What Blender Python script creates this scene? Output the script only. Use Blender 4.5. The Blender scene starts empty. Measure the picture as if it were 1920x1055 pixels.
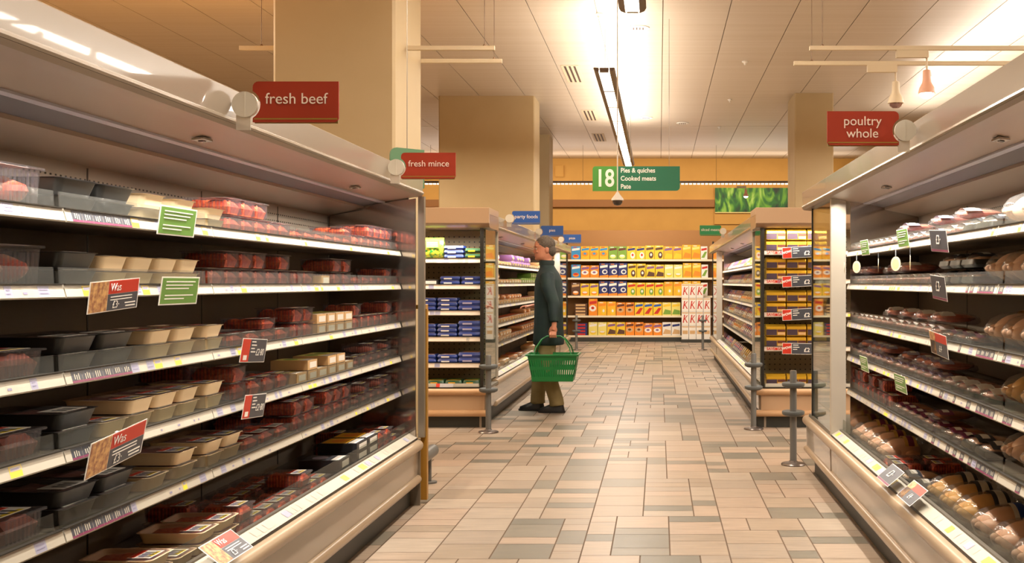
import bpy, bmesh, math, random
from mathutils import Vector, Matrix
R = random.Random(18)
PI = math.pi
C = bpy.context.scene.collection
SC = bpy.context.scene

# ------------------------------------------------------------------ camera, world, exposure, lights
cam = bpy.data.cameras.new('camera'); cam.lens = 37.5; cam.sensor_width = 36
cam.shift_x = -0.1437; cam.shift_y = 0.0013; cam.clip_end = 100
co = bpy.data.objects.new('camera', cam); C.objects.link(co)
co.location = (0, 0, 1.35); co.rotation_euler = (PI/2, 0, 0); SC.camera = co
SC.view_settings.view_transform = 'Standard'; SC.view_settings.look = 'None'
SC.view_settings.gamma = 1; SC.view_settings.exposure = 0.35
SC.cycles.max_bounces = 8; SC.cycles.diffuse_bounces = 3; SC.cycles.glossy_bounces = 3
SC.cycles.transparent_max_bounces = 24; SC.cycles.transmission_bounces = 4
SC.cycles.caustics_reflective = False; SC.cycles.caustics_refractive = False
SC.cycles.sample_clamp_indirect = 4
w = bpy.data.worlds.new('world'); SC.world = w; w.use_nodes = True
w.node_tree.nodes['Background'].inputs[0].default_value = (1, .72, .45, 1)
w.node_tree.nodes['Background'].inputs[1].default_value = 0.05

def area(name, loc, size, power, col, rot=(0, 0, 0), spread=PI):
    l = bpy.data.lights.new(name, 'AREA'); l.shape = 'RECTANGLE'
    l.size, l.size_y = size; l.energy = power; l.color = col; l.spread = spread
    o = bpy.data.objects.new(name, l); o.location = loc; o.rotation_euler = rot; C.objects.link(o)
    return o
WARM = (1, .80, .56); TUBE = (1, .89, .76); COOL = (1, .93, .84); AMBER = (1, .43, .07)
# aisle fittings, light down and light up onto the ceiling
area('aisle_light_down', (-.26, 6.0, 3.95), (.16, 8.8), 190, TUBE)
area('aisle_light_up', (-.26, 6.0, 4.12), (.12, 8.8), 170, TUBE, (PI, 0, 0))
area('aisle_light_down', (-.69, 18.7, 3.95), (.16, 10.4), 200, TUBE)
area('aisle_light_up', (-.69, 18.7, 4.12), (.12, 10.4), 190, TUBE, (PI, 0, 0))
# fittings over the next aisle, warm spots and an added fill on the left
area('next_aisle_light', (5.3, 10, 4.0), (.3, 20), 950, TUBE)
area('next_aisle_light_up', (5.3, 12, 4.12), (.15, 20), 260, TUBE, (PI, 0, 0))
area('amber_spots', (-5.5, 8, 3.0), (3, 10), 185, AMBER, (PI, 0, 0))
area('left_fill_light', (-5.5, 12.5, 4.0), (.3, 13), 680, WARM)  # added fill to brighten the right cabinet fronts, no fitting hangs there
# wall washer in front of the far wall
area('wall_washer_up', (-1.5, 29.9, 4.35), (14, .3), 60, TUBE, (PI+.5, 0, 0))
area('wall_washer', (-1.5, 28.6, 4.3), (14, .4), 150, WARM, (math.radians(52), 0, 0))
area('cereal_shelf_light', (-.5, 22.3, 4.0), (4.5, .3), 62, TUBE, (math.radians(35), 0, 0))
# lights inside the cabinet canopies
def canopy_light(s, X, t0, t1, power):
    area('canopy_tube', (s*(X+.032), (t0+t1)/2, 1.862), (.03, t1-t0), power, COOL, (0, -s*math.radians(20), 0), math.radians(118))
canopy_light(-1, 1.43, 1.4, 6.4, 42)
canopy_light(1, 1.03, 1.4, 6.55, 54)
canopy_light(-1, 1.58, 10.8, 17.3, 46)
canopy_light(1, .90, 10.8, 17.2, 50)
area('endcap_tube', (-2.5, 9.935, 1.868), (1.6, .03), 15, COOL, (math.radians(22), 0, 0), math.radians(125))
area('endcap_tube', (1.75, 9.935, 1.868), (1.5, .03), 11, COOL, (math.radians(22), 0, 0), math.radians(125))

# ------------------------------------------------------------------ materials
def lin(c):
    return tuple(((x/255)/12.92 if x/255 <= .04045 else ((x/255+.055)/1.055)**2.4) for x in c) + (1,)
MATS = {}
def mat(name, col=(200, 200, 200), rough=.5, metal=0, vary=0, noise=None, bump=0, emit=None, coat=0, alpha=None, spec=.5):
    """noise=(scale, colour2, amount[, stretch])"""
    if name in MATS: return MATS[name]
    m = bpy.data.materials.new(name); m.use_nodes = True; MATS[name] = m
    nt = m.node_tree; b = nt.nodes['Principled BSDF']; L = nt.links.new
    b.inputs['Base Color'].default_value = lin(col); b.inputs['Roughness'].default_value = rough
    b.inputs['Metallic'].default_value = metal; b.inputs['Coat Weight'].default_value = coat
    b.inputs['Specular IOR Level'].default_value = spec
    last = None
    if noise or bump:
        tc = nt.nodes.new('ShaderNodeTexCoord'); mp = nt.nodes.new('ShaderNodeMapping'); L(tc.outputs['Object'], mp.inputs[0])
        st = noise[3] if noise and len(noise) > 3 else (1, 1, 1); mp.inputs['Scale'].default_value = st
        n = nt.nodes.new('ShaderNodeTexNoise'); n.inputs['Scale'].default_value = noise[0] if noise else 40
        n.inputs['Detail'].default_value = 4; L(mp.outputs[0], n.inputs['Vector'])
        if noise:
            rp = nt.nodes.new('ShaderNodeMapRange'); rp.inputs[1].default_value = .5-.25*(1.3-noise[2]); rp.inputs[2].default_value = .5+.25*(1.3-noise[2])
            L(n.outputs[0], rp.inputs[0])
            mx = nt.nodes.new('ShaderNodeMix'); mx.data_type = 'RGBA'; L(rp.outputs[0], mx.inputs[0])
            mx.inputs[6].default_value = lin(col); mx.inputs[7].default_value = lin(noise[1]); last = mx.outputs[2]
        if bump:
            bp = nt.nodes.new('ShaderNodeBump'); bp.inputs['Strength'].default_value = bump; bp.inputs['Distance'].default_value = .004
            L(n.outputs[0], bp.inputs['Height']); L(bp.outputs[0], b.inputs['Normal'])
    if vary:
        oi = nt.nodes.new('ShaderNodeObjectInfo'); hs = nt.nodes.new('ShaderNodeHueSaturation')
        mr = nt.nodes.new('ShaderNodeMapRange'); mr.inputs[3].default_value = 1-vary; mr.inputs[4].default_value = 1+vary
        L(oi.outputs['Random'], mr.inputs[0]); L(mr.outputs[0], hs.inputs['Value'])
        if last is not None: L(last, hs.inputs['Color'])
        else: hs.inputs['Color'].default_value = lin(col)
        last = hs.outputs[0]
    if last is not None: L(last, b.inputs['Base Color'])
    if emit:
        b.inputs['Emission Color'].default_value = lin(emit[0]); b.inputs['Emission Strength'].default_value = emit[1]
    return m
def clear(name, col=(235, 240, 245), gloss=.25, rough=.06, bump=0, scale=30, tint=.9, haze=0.0):
    """thin clear plastic or glass: see-through with a fresnel shine and a little milky haze"""
    if name in MATS: return MATS[name]
    m = bpy.data.materials.new(name); m.use_nodes = True; MATS[name] = m
    nt = m.node_tree; nt.nodes.clear(); L = nt.links.new; N = nt.nodes.new
    out = N('ShaderNodeOutputMaterial'); tr = N('ShaderNodeBsdfTransparent'); gl = N('ShaderNodeBsdfGlossy'); df = N('ShaderNodeBsdfDiffuse')
    c = lin(col); tr.inputs[0].default_value = (c[0]*tint, c[1]*tint, c[2]*tint, 1); gl.inputs[0].default_value = (1, 1, 1, 1); gl.inputs['Roughness'].default_value = rough
    df.inputs[0].default_value = c
    lw = N('ShaderNodeLayerWeight'); lw.inputs[0].default_value = .5
    pw = N('ShaderNodeMath'); pw.operation = 'POWER'; L(lw.outputs['Facing'], pw.inputs[0]); pw.inputs[1].default_value = 4
    ml = N('ShaderNodeMath'); ml.operation = 'MULTIPLY_ADD'; L(pw.outputs[0], ml.inputs[0]); ml.inputs[1].default_value = gloss*1.5; ml.inputs[2].default_value = gloss*.2
    m0 = N('ShaderNodeMixShader'); m0.inputs[0].default_value = haze; L(tr.outputs[0], m0.inputs[1]); L(df.outputs[0], m0.inputs[2])
    mx = N('ShaderNodeMixShader'); L(ml.outputs[0], mx.inputs[0]); L(m0.outputs[0], mx.inputs[1]); L(gl.outputs[0], mx.inputs[2]); L(mx.outputs[0], out.inputs[0])
    if bump:
        tc = N('ShaderNodeTexCoord'); n = N('ShaderNodeTexNoise'); n.inputs['Scale'].default_value = scale; bp = N('ShaderNodeBump')
        bp.inputs['Strength'].default_value = bump; bp.inputs['Distance'].default_value = .01
        L(tc.outputs['Object'], n.inputs['Vector']); L(n.outputs[0], bp.inputs['Height']); L(bp.outputs[0], gl.inputs['Normal']); L(bp.outputs[0], lw.inputs['Normal'])
    return m
def emis(name, col, s):
    if name in MATS: return MATS[name]
    return mat(name, col, .5, emit=(col, s))

enamel = mat('cream_enamel', (158, 144, 127), .2, coat=.3)
bumperm = mat('bumper_plastic', (164, 142, 116), .3)
kickm = mat('kick_dark', (52, 52, 46), .5)
shelfm = mat('shelf_steel', (120, 112, 100), .4)
railm = mat('rail_white', (176, 168, 152), .45)
backm = mat('back_panel', (150, 138, 122), .5)
grillem = mat('air_grille_grey', (84, 82, 84), .55)
soffitm = mat('canopy_soffit', (140, 122, 104), .34)
darkedge = mat('dark_frame', (36, 32, 26), .4)
steel = mat('brushed_steel', (150, 142, 130), .35, .8)
postgrey = mat('post_grey', (112, 112, 110), .4, .3)
ringrub = mat('rubber_ring', (88, 92, 92), .5)
goldm = mat('gold_trim', (178, 130, 50), .35, .3)
glassm = clear('pane_glass', (225, 235, 228), .5, .02, tint=.93, haze=.02)
acryl = clear('acrylic_riser', (235, 236, 232), .11, .12, .12, 18, tint=.985, haze=.025)
mirror = mat('mirror_panel', (190, 180, 170), .1, .95, bump=.12, noise=(5, (170, 160, 150), .3))
white = mat('white_print', (240, 236, 228), .4)
blackp = mat('black_print', (40, 40, 44), .4)
redp = mat('red_print', (196, 50, 28), .4)
slate = mat('slate_print', (66, 68, 76), .4)
yellowp = mat('yellow_print', (236, 206, 60), .4)
lilacp = mat('lilac_print', (176, 170, 196), .4)
maroonp = mat('maroon_print', (120, 50, 80), .4)
greenp = mat('green_print', (104, 148, 66), .4)

# ------------------------------------------------------------------ mesh helpers
class MB:
    def __init__(s): s.v = []; s.f = []; s.m = []
    def add(s, vs, fs, m=0):
        o = len(s.v); s.v += [tuple(p) for p in vs]; s.f += [tuple(i+o for i in f) for f in fs]; s.m += [m]*len(fs)
    def box(s, x0, x1, y0, y1, z0, z1, m=0):
        s.add([(x0, y0, z0), (x1, y0, z0), (x1, y1, z0), (x0, y1, z0), (x0, y0, z1), (x1, y0, z1), (x1, y1, z1), (x0, y1, z1)],
              [(0, 3, 2, 1), (4, 5, 6, 7), (0, 1, 5, 4), (1, 2, 6, 5), (2, 3, 7, 6), (3, 0, 4, 7)], m)
    def quad(s, a, b, c, d, m=0): s.add([a, b, c, d], [(0, 1, 2, 3)], m)
    def loft(s, rings, m=0, caps=True, closed=True):
        n = len(rings[0]); vs = [p for r in rings for p in r]; fs = []
        for i in range(len(rings)-1):
            for j in range(n if closed else n-1):
                k = (j+1) % n; fs.append((i*n+j, i*n+k, (i+1)*n+k, (i+1)*n+j))
        if caps: fs.append(tuple(range(n-1, -1, -1))); fs.append(tuple((len(rings)-1)*n+j for j in range(n)))
        s.add(vs, fs, m)
    def prism(s, prof, t0, t1, P, m=0, caps=True):
        s.loft([[P(a, t0, b) for a, b in prof], [P(a, t1, b) for a, b in prof]], m, caps)
    def cyl(s, p0, p1, r0, r1=None, n=12, m=0, caps=True):
        r1 = r0 if r1 is None else r1; p0 = Vector(p0); p1 = Vector(p1); d = (p1-p0).normalized()
        a = d.orthogonal().normalized(); b = d.cross(a)
        s.loft([[p+(a*math.cos(2*PI*k/n)+b*math.sin(2*PI*k/n))*r for k in range(n)] for p, r in ((p0, r0), (p1, r1))], m, caps)
    def lathe(s, prof, c=(0, 0, 0), n=20, m=0):
        s.loft([[(c[0]+r*math.cos(2*PI*k/n), c[1]+r*math.sin(2*PI*k/n), c[2]+z) for k in range(n)] for r, z in prof], m)
    def tube(s, pts, r, n=8, m=0):
        pts = [Vector(p) for p in pts]; rings = []
        a = None
        for i, p in enumerate(pts):
            d = (pts[min(i+1, len(pts)-1)]-pts[max(i-1, 0)]).normalized()
            a = d.orthogonal().normalized() if a is None else (a-d*a.dot(d)).normalized()
            b = d.cross(a); rr = r[i] if isinstance(r, (list, tuple)) else r
            rings.append([p+(a*math.cos(2*PI*k/n)+b*math.sin(2*PI*k/n))*rr for k in range(n)])
        s.loft(rings, m)
    def blob(s, c, r, nu=14, nv=9, jit=0, m=0, seed=0, rot=0):
        q = random.Random(seed); vs = []; cr, sr = math.cos(rot), math.sin(rot)
        for i in range(nv+1):
            th = PI*i/nv
            for j in range(nu):
                ph = 2*PI*j/nu; k = 1+q.uniform(-jit, jit)
                x = r[0]*math.sin(th)*math.cos(ph)*k; y = r[1]*math.sin(th)*math.sin(ph)*k; z = r[2]*math.cos(th)*k
                vs.append((c[0]+x*cr-y*sr, c[1]+x*sr+y*cr, c[2]+z))
        fs = [(i*nu+j, (i+1)*nu+j, (i+1)*nu+(j+1) % nu, i*nu+(j+1) % nu) for i in range(nv) for j in range(nu)]
        s.add(vs, fs, m)
    def build(s, name, mats, parent=None, angle=35, loc=None, rot=None, recalc=True):
        me = bpy.data.meshes.new(name); me.from_pydata(s.v, [], s.f)
        for x in (mats if isinstance(mats, (list, tuple)) else [mats]): me.materials.append(x)
        me.polygons.foreach_set('material_index', s.m); me.update()
        if recalc:
            bm = bmesh.new(); bm.from_mesh(me); bmesh.ops.recalc_face_normals(bm, faces=bm.faces); bm.to_mesh(me); bm.free()
        if angle:
            me.polygons.foreach_set('use_smooth', [True]*len(me.polygons)); me.set_sharp_from_angle(angle=math.radians(angle))
        o = bpy.data.objects.new(name, me); C.objects.link(o)
        if parent: o.parent = parent
        if loc: o.location = loc
        if rot: o.rotation_euler = rot
        return o
def rr(w_, d_, r, z, cx=0, cy=0, n=4):
    """rounded rectangle ring in the xy plane"""
    out = []
    for qx, qy, a0 in ((1, 1, 0), (-1, 1, PI/2), (-1, -1, PI), (1, -1, 3*PI/2)):
        for k in range(n+1):
            a = a0+PI/2*k/n; out.append((cx+qx*(w_/2-r)+r*math.cos(a), cy+qy*(d_/2-r)+r*math.sin(a), z))
    return out
def tag(o, label=None, cat=None, group=None, kind=None):
    if label: o['label'] = label
    if cat: o['category'] = cat
    if group: o['group'] = group
    if kind: o['kind'] = kind
    return o
def empty(name, loc=(0, 0, 0), rz=0):
    o = bpy.data.objects.new(name, None); C.objects.link(o); o.location = loc; o.rotation_euler = (0, 0, rz); o.empty_display_size = .1
    return o
def copy_tree(o, parent=None):
    c = o.copy(); C.objects.link(c)
    if parent: c.parent = parent
    for ch in list(o.children): copy_tree(ch, c)
    return c
def struct(mb, name, m, **k):
    o = mb.build(name, m, **k); o['kind'] = 'structure'; return o
def text(name, body, size, loc, rot, m, parent=None, ax='CENTER', ext=.0006, sx=1, bold=0, shear=0):
    c = bpy.data.curves.new(name, 'FONT'); c.body = body; c.size = size; c.align_x = ax; c.align_y = 'CENTER'; c.extrude = ext; c.offset = bold
    c.space_line = .95; c.shear = shear
    c.materials.append(m); t_ = bpy.data.objects.new(name, c); me = bpy.data.meshes.new_from_object(t_); bpy.data.objects.remove(t_); me.name = name
    if not me.materials: me.materials.append(m)
    o = bpy.data.objects.new(name, me); C.objects.link(o); o.location = loc; o.rotation_euler = rot; o.scale = (sx, 1, 1)
    if parent: o.parent = parent
    return o
ORD = 'first second third fourth fifth sixth seventh eighth ninth tenth eleventh twelfth thirteenth fourteenth fifteenth sixteenth seventeenth eighteenth nineteenth twentieth'.split()
def ordn(n):
    if n < 20: return ORD[n]
    t, u = divmod(n+1, 10); tens = {2: 'twent', 3: 'thirt', 4: 'fort', 5: 'fift', 6: 'sixt'}[t]
    return tens+'ieth' if u == 0 else tens+'y-'+ORD[u-1]

# ------------------------------------------------------------------ room
XL, XR, YB, YF, ZC = -10.5, 9.5, -5, 31, 4.96
# floor: tiles with own colour on a grout base
grout = mat('grout', (104, 84, 66), .8)
tilem = bpy.data.materials.new('floor_tile'); tilem.use_nodes = True
nt = tilem.node_tree; b = nt.nodes['Principled BSDF']; L = nt.links.new
at = nt.nodes.new('ShaderNodeAttribute'); at.attribute_name = 'tile'
tc = nt.nodes.new('ShaderNodeTexCoord'); mp = nt.nodes.new('ShaderNodeMapping'); mp.inputs['Scale'].default_value = (3, 26, 1)
n1 = nt.nodes.new('ShaderNodeTexNoise'); n1.inputs['Scale'].default_value = 1.6; n1.inputs['Detail'].default_value = 6
L(tc.outputs['Object'], mp.inputs[0]); L(mp.outputs[0], n1.inputs['Vector'])
mr = nt.nodes.new('ShaderNodeMapRange'); mr.inputs[1].default_value = .3; mr.inputs[2].default_value = .7; mr.inputs[3].default_value = .80; mr.inputs[4].default_value = 1.12
L(n1.outputs[0], mr.inputs[0]); mm = nt.nodes.new('ShaderNodeMix'); mm.data_type = 'RGBA'; mm.blend_type = 'MULTIPLY'; mm.inputs[0].default_value = 1
L(at.outputs['Color'], mm.inputs[6]); L(mr.outputs[0], mm.inputs[7]); L(mm.outputs[2], b.inputs['Base Color'])
mr2 = nt.nodes.new('ShaderNodeMapRange'); mr2.inputs[3].default_value = .28; mr2.inputs[4].default_value = .5; L(n1.outputs[0], mr2.inputs[0]); L(mr2.outputs[0], b.inputs['Roughness'])
tb = MB(); tcol = []
U = .148; x0 = -.39-5*U*13; q = random.Random(5)
PAL = [(166, 147, 128), (170, 148, 128), (160, 141, 121), (157, 141, 124), (168, 152, 134), (151, 134, 115)]
GREY = [(120, 113, 100), (112, 107, 95), (126, 118, 104)]
for sidx in range(27):
    xs = x0+sidx*5*U
    if xs > XR-.3 or xs < XL-.2: continue
    y = 1.0+q.random()*.15
    while y < 30.5:
        arr = q.choice([(2, 2, 1), (1, 2, 2), (2, 1, 2), (2, 2, 1), (1, 2, 2)]); rows = q.choice([1, 1, 2, 2, 3])
        xx = xs
        for wn in arr:
            yy = y; end = y+rows*2*U
            while yy < end-.01:
                hh = 2*U if (q.random() < .6 and yy+2*U <= end+.01) else U
                c = q.choice(GREY) if q.random() < (.34 if hh < .2 else .2) else q.choice(PAL)
                g = .0036
                tb.quad((xx+g, yy+g*.7, 0), (xx+wn*U-g, yy+g*.7, 0), (xx+wn*U-g, yy+hh-g*.7, 0), (xx+g, yy+hh-g*.7, 0)); tcol.append(lin(c))
                yy += hh
            xx += wn*U
        y += rows*2*U
tb.box(XL, XR, YB, YF, -.1, -.0025, 1)
fl = struct(tb, 'floor', [tilem, grout], angle=0, recalc=False)
tcol += [(.1, .08, .06, 1)]*6
ca = fl.data.color_attributes.new('tile', 'FLOAT_COLOR', 'CORNER'); buf = []
for p_, c in zip(fl.data.polygons, tcol): buf += list(c)*p_.loop_total
ca.data.foreach_set('color', buf)
# ceiling: long metal panels with seams
ceilm = mat('ceiling_metal', (212, 200, 186), .38, .1, noise=(1.0, (202, 188, 170), .4, (.25, 9, 1)), spec=.5)
seamm = mat('ceiling_seam', (120, 100, 78), .6)
cb = MB(); k = -13
while .05+.88*k < XR:
    a = .05+.88*k; e = a+.88
    a, e = max(a, XL), min(e, XR)
    if e-a > .05:
        for y0_, y1_ in ((YB, 24.6), (24.63, YF)): cb.box(a+.006, e-.006, y0_, y1_, ZC, ZC+.03)
    k += 1
cb.box(XL, XR, YB, YF, ZC+.012, ZC+.2, 1)
struct(cb, 'ceiling', [ceilm, seamm], angle=0)
wallm = mat('yellow_wall', (214, 164, 82), .6, noise=(2, (206, 156, 76), .4))
wallw = mat('warm_wall', (206, 170, 120), .7)
m_ = MB(); m_.box(XL, XR, YF, YF+.2, 0, ZC+.2); struct(m_, 'wall_back', wallm, angle=0)
m_ = MB(); m_.box(XL-.2, XL, YB, YF+.2, 0, ZC+.2); struct(m_, 'wall_left', wallw, angle=0)
m_ = MB(); m_.box(XR, XR+.2, YB, YF+.2, 0, ZC+.2); struct(m_, 'wall_right', wallw, angle=0)
m_ = MB(); m_.box(XL, XR, YB-.2, YB, 0, ZC+.2); struct(m_, 'wall_front', wallw, angle=0)
m_ = MB(); m_.box(XL, 1.6, YF-.12, YF, 3.55, 3.76); m_.box(XL, 1.6, YF-.16, YF, 3.545, 3.56)
struct(m_, 'trim_1', mat('brown_beam', (150, 98, 40), .5), angle=0)
colm = mat('column_paint', (188, 166, 128), .55, noise=(1.5, (180, 158, 118), .3))
for i, (a, e, y0_, y1_) in enumerate(((-2.91, -1.99, 8.03, 8.92), (-4.26, -2.41, 20.6, 21.5), (-4.2, -2.68, 26, 26.9), (2.58, 3.32, 20.3, 21.4))):
    m_ = MB(); c = .02
    m_.loft([[(a+c, y0_, z), (e-c, y0_, z), (e, y0_+c, z), (e, y1_-c, z), (e-c, y1_, z), (a+c, y1_, z), (a, y1_-c, z), (a, y0_+c, z)] for z in (0, ZC)])
    m_.box(a-.012, e+.012, y0_-.012, y1_+.012, 0, .12, 0)
    struct(m_, 'column' if i == 0 else 'column.%03d' % i, colm, angle=0)

# ------------------------------------------------------------------ refrigerated cabinets
SHZ = [1.545, 1.345, 1.115, .91, .702]       # top of the price rails
def arc(cu, cz, r, a0, a1, n=7): return [(cu+r*math.cos(math.radians(a0+(a1-a0)*k/n)), cz+r*math.sin(math.radians(a0+(a1-a0)*k/n))) for k in range(n+1)]
def mapper(kind, X0, s):
    if kind == 'run': return lambda u, t, z: (s*(X0+u), t, z)
    return lambda u, t, z: (t, X0+u, z)
DEPTH = .57
def price_rail(P, t0, t1, z, u, h=.036, busy=.5, seed=0, dark=0, sale=False, tone=None):
    mb = MB(); q = random.Random(seed)
    mb.prism([(u+.012, z), (u+.004, z+.002), (u-.006, z-h+.004), (u-.004, z-h), (u+.012, z-h+.003)], t0, t1, P, 0)
    mb.prism([(u+.012, z+.003), (u-.002, z+.003), (u-.002, z), (u+.012, z)], t0, t1, P, 7)
    def tk(a, b, zz0, zz1, mi, off=.0012):
        f = lambda zz: u+.004-(.010)*(z-zz)/h-off
        mb.quad(P(f(zz1), a, zz1), P(f(zz1), b, zz1), P(f(zz0), b, zz0), P(f(zz0), a, zz0), mi)
    t = t0+.03
    if dark:
        for k in range(6 if dark == 2 else 3):
            tk(t, t+.052, z-h+.004, z-.002, 4); tk(t, t+.052, z-h+.004, z-h+.010, 5, .0016)
            for j in range(3): tk(t+.012+j*.010, t+.017+j*.010, z-.024+q.uniform(-.003, .002), z-.009+q.uniform(-.003, .002), 0, .002)
            t += .0535
    while t < t1-.06:
        wd = q.choice([.03, .045, .05]); mi = q.choice([1, 2, 3, 1, 3] if dark != 1 else [4, 4, 4, 1, 3])
        if q.random() < busy:
            tk(t, min(t+wd, t1-.01), z-h+.005, z-.003, mi)
            if mi == 4:
                tk(t, min(t+wd, t1-.01), z-h+.005, z-h+.010, 5, .0016)
                for k in range(3): tk(t+.008+k*.010, t+.013+k*.010, z-.024+q.uniform(-.002, .002), z-.010+q.uniform(-.002, .002), 0, .002)
            elif mi == 2:
                tk(t+.003, t+wd-.003, z-.016, z-.005, 1, .0016); tk(t+.006, t+wd-.012, z-.013, z-.009, 6, .0019)
            elif mi == 3:
                for k in range(2): tk(t+.006, t+wd-.008, z-.014-k*.009, z-.011-k*.009, 6, .0018)
            elif mi == 1:
                tk(t+.004, t+wd*.45, z-.024, z-.018, 6, .0018)
        t += wd+q.choice([.004, .02, .05])
    return mb
RAILM = [railm, mat('ticket_cream', (176, 166, 150), .5), yellowp, mat('ticket_lilac', (150, 148, 166), .5), slate, maroonp, mat('ticket_ink', (130, 126, 150), .5), darkedge]
def cabinet(name, label, kind, X0, s, t0, t1, mods, endpanels=(), canopy=True, risers=True, seed=1, shz=SHZ, darkmods=(), header=None, railw=None):
    root = empty(name); tag(root, label, 'refrigerated cabinet', 'open refrigerated display cabinets')
    P = mapper(kind, X0, s); h0, h1 = header or (t0, t1)
    def part(nm, prof, m, a=t0, b=t1, par=root, sm=35):
        mb = MB(); mb.prism(prof, a, b, P); return mb.build(nm, m, par, sm)
    part('kick_plate', [(.08, 0), (.10, 0), (.10, .15), (.08, .15)], kickm, h0 if kind == 'run' else t0)
    part('base_panel', [(.035, .165), (.03, .35), (.06, .37), (.12, .37), (.12, .165)], enamel, h0 if kind == 'run' else t0)
    up = [(.055, .345)]+arc(.034, .365, .034, 250, 90)+[(.06, .402)]
    part('bumper', up, bumperm, h0 if kind == 'run' else t0-.03, h1 if kind == 'run' else t1+.03)
    lo = [(.06, .135)]+arc(.036, .160, .026, 250, 90)+[(.06, .185)]
    part('bumper', lo, bumperm, h0 if kind == 'run' else t0-.03, h1 if kind == 'run' else t1+.03)
    part('bumper_gap', [(.034, .4), (.05, .4), (.05, .412), (.034, .412)], darkedge)
    # deck price strip, sloping
    mb = MB(); q = random.Random(seed*7)
    mb.prism([(.036, .412), (.082, .440), (.086, .434), (.05, .405)], t0, t1, P, 0)
    t = t0+.02
    while t < t1-.1:
        wd = q.choice([.05, .06, .08]); mi = q.choice([1, 1, 3, 1, 2])
        f = lambda e: (.038+.042*e, .4145+.0256*e)
        a, bb = f(.15), f(.85)
        if q.random() < .75: mb.quad(P(a[0], t, a[1]), P(a[0], t+wd, a[1]), P(bb[0], t+wd, bb[1]), P(bb[0], t, bb[1]), mi)
        t += wd+q.choice([.004, .01, .03])
    mb.build('price_rail', RAILM, root)
    part('trim_strip', [(.086, .445), (.102, .445), (.102, .43), (.086, .43)], steel)
    part('glass_lip', [(.104, .43), (.108, .43), (.110, .505), (.106, .505)], acryl, t0+.01, t1-.01)
    part('deck', [(.104, .385), (DEPTH-.001, .385), (DEPTH-.001, .36), (.104, .36)], shelfm)
    part('back_panel', [(DEPTH, .34), (DEPTH, 1.757), (DEPTH+.03, 1.80), (DEPTH+.03, .34)], backm)
    part('cabinet_body', [(DEPTH+.031, .0), (DEPTH+.031, 1.86), (DEPTH+.11, 1.86), (DEPTH+.11, 0)], enamel)
    # perforation dots and vertical joints on the back panel
    mb = MB()
    for e in mods: mb.prism([(DEPTH-.002, .4), (DEPTH-.002, 1.75), (DEPTH-.0002, 1.75), (DEPTH-.0002, .4)], e-.004, e+.004, P)
    if kind == 'run' and t1 < 8:
        for zi in range(4):
            t = max(t0, 2.6)
            while t < t1: mb.prism([(DEPTH-.0015, 1.60+zi*.035), (DEPTH-.0015, 1.606+zi*.035), (DEPTH-.0002, 1.606+zi*.035), (DEPTH-.0002, 1.60+zi*.035)], t, t+.009, P); t += .03
    mb.build('panel_joints', darkedge, root, 0)
    if canopy:
        part('fascia', [(.0, 1.885), (-.004, 1.892), (-.002, 1.90), (.004, 1.905), (.0, 1.998), (.004, 2.002), (.05, 2.002), (.05, 1.90), (.05, 1.885)], enamel, h0, h1)
        part('canopy', [(.0, 1.884), (.012, 1.872), (.055, 1.868), (.07, 1.866), (.225, 1.842), (.36, 1.842), (.362, 1.80), (DEPTH-.001, 1.7575), (DEPTH+.11, 1.862), (DEPTH+.11, 1.9), (.05, 1.9), (.05, 1.885)], soffitm, h0, h1, sm=20)
        part('cover_board', [(.05, 1.901), (DEPTH+.11, 1.901), (DEPTH+.11, 1.93), (.05, 1.93)], enamel, h0, h1)
        part('light_diffuser', [(.228, 1.8415), (.266, 1.8415), (.266, 1.834), (.228, 1.834)], mat('diffuser_blue', (196, 198, 214), .3), t0+.02, t1-.02)
        part('air_grille', [(.268, 1.8415), (.357, 1.8415), (.357, 1.813), (.268, 1.834)], grillem, t0+.02, t1-.02)
        mb = MB(); tq = t0+.9
        while tq < t1-.2:
            mb.prism([(.135, 1.852), (.175, 1.846), (.175, 1.84), (.135, 1.845)], tq, tq+.08, P, 0)
            mb.prism([(.148, 1.8475), (.165, 1.845), (.165, 1.8385), (.148, 1.8415)], tq+.03, tq+.055, P, 1); tq += 1.86
        mb.build('sensor_plate', [enamel, darkedge], root, 0)
    ms = sorted(mods)
    for li, z in enumerate(shz):
        for mi_ in range(len(ms)-1):
            a, e = ms[mi_]+.003, ms[mi_+1]-.003
            mb = MB(); mb.prism([(.145, z-.006), (DEPTH-.003, z-.010), (DEPTH-.003, z-.028), (.16, z-.03), (.145, z-.02)], a, e, P)
            sh = mb.build('shelf', shelfm, root)
            price_rail(P, a, e, z, .132, seed=seed*100+li*10+mi_, busy=.5 if not railw else railw, dark=((2 if s < 0 else 1) if (mi_, li) in darkmods else 0)).build('price_rail', RAILM, sh, 0)
            if risers:
                mb = MB(); mb.prism([(.150, z-.004), (.153, z-.004), (.156, z+.046), (.153, z+.046)], a+.01, e-.01, P); mb.build('front_riser', acryl, sh, 0)
    return root, P

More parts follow.
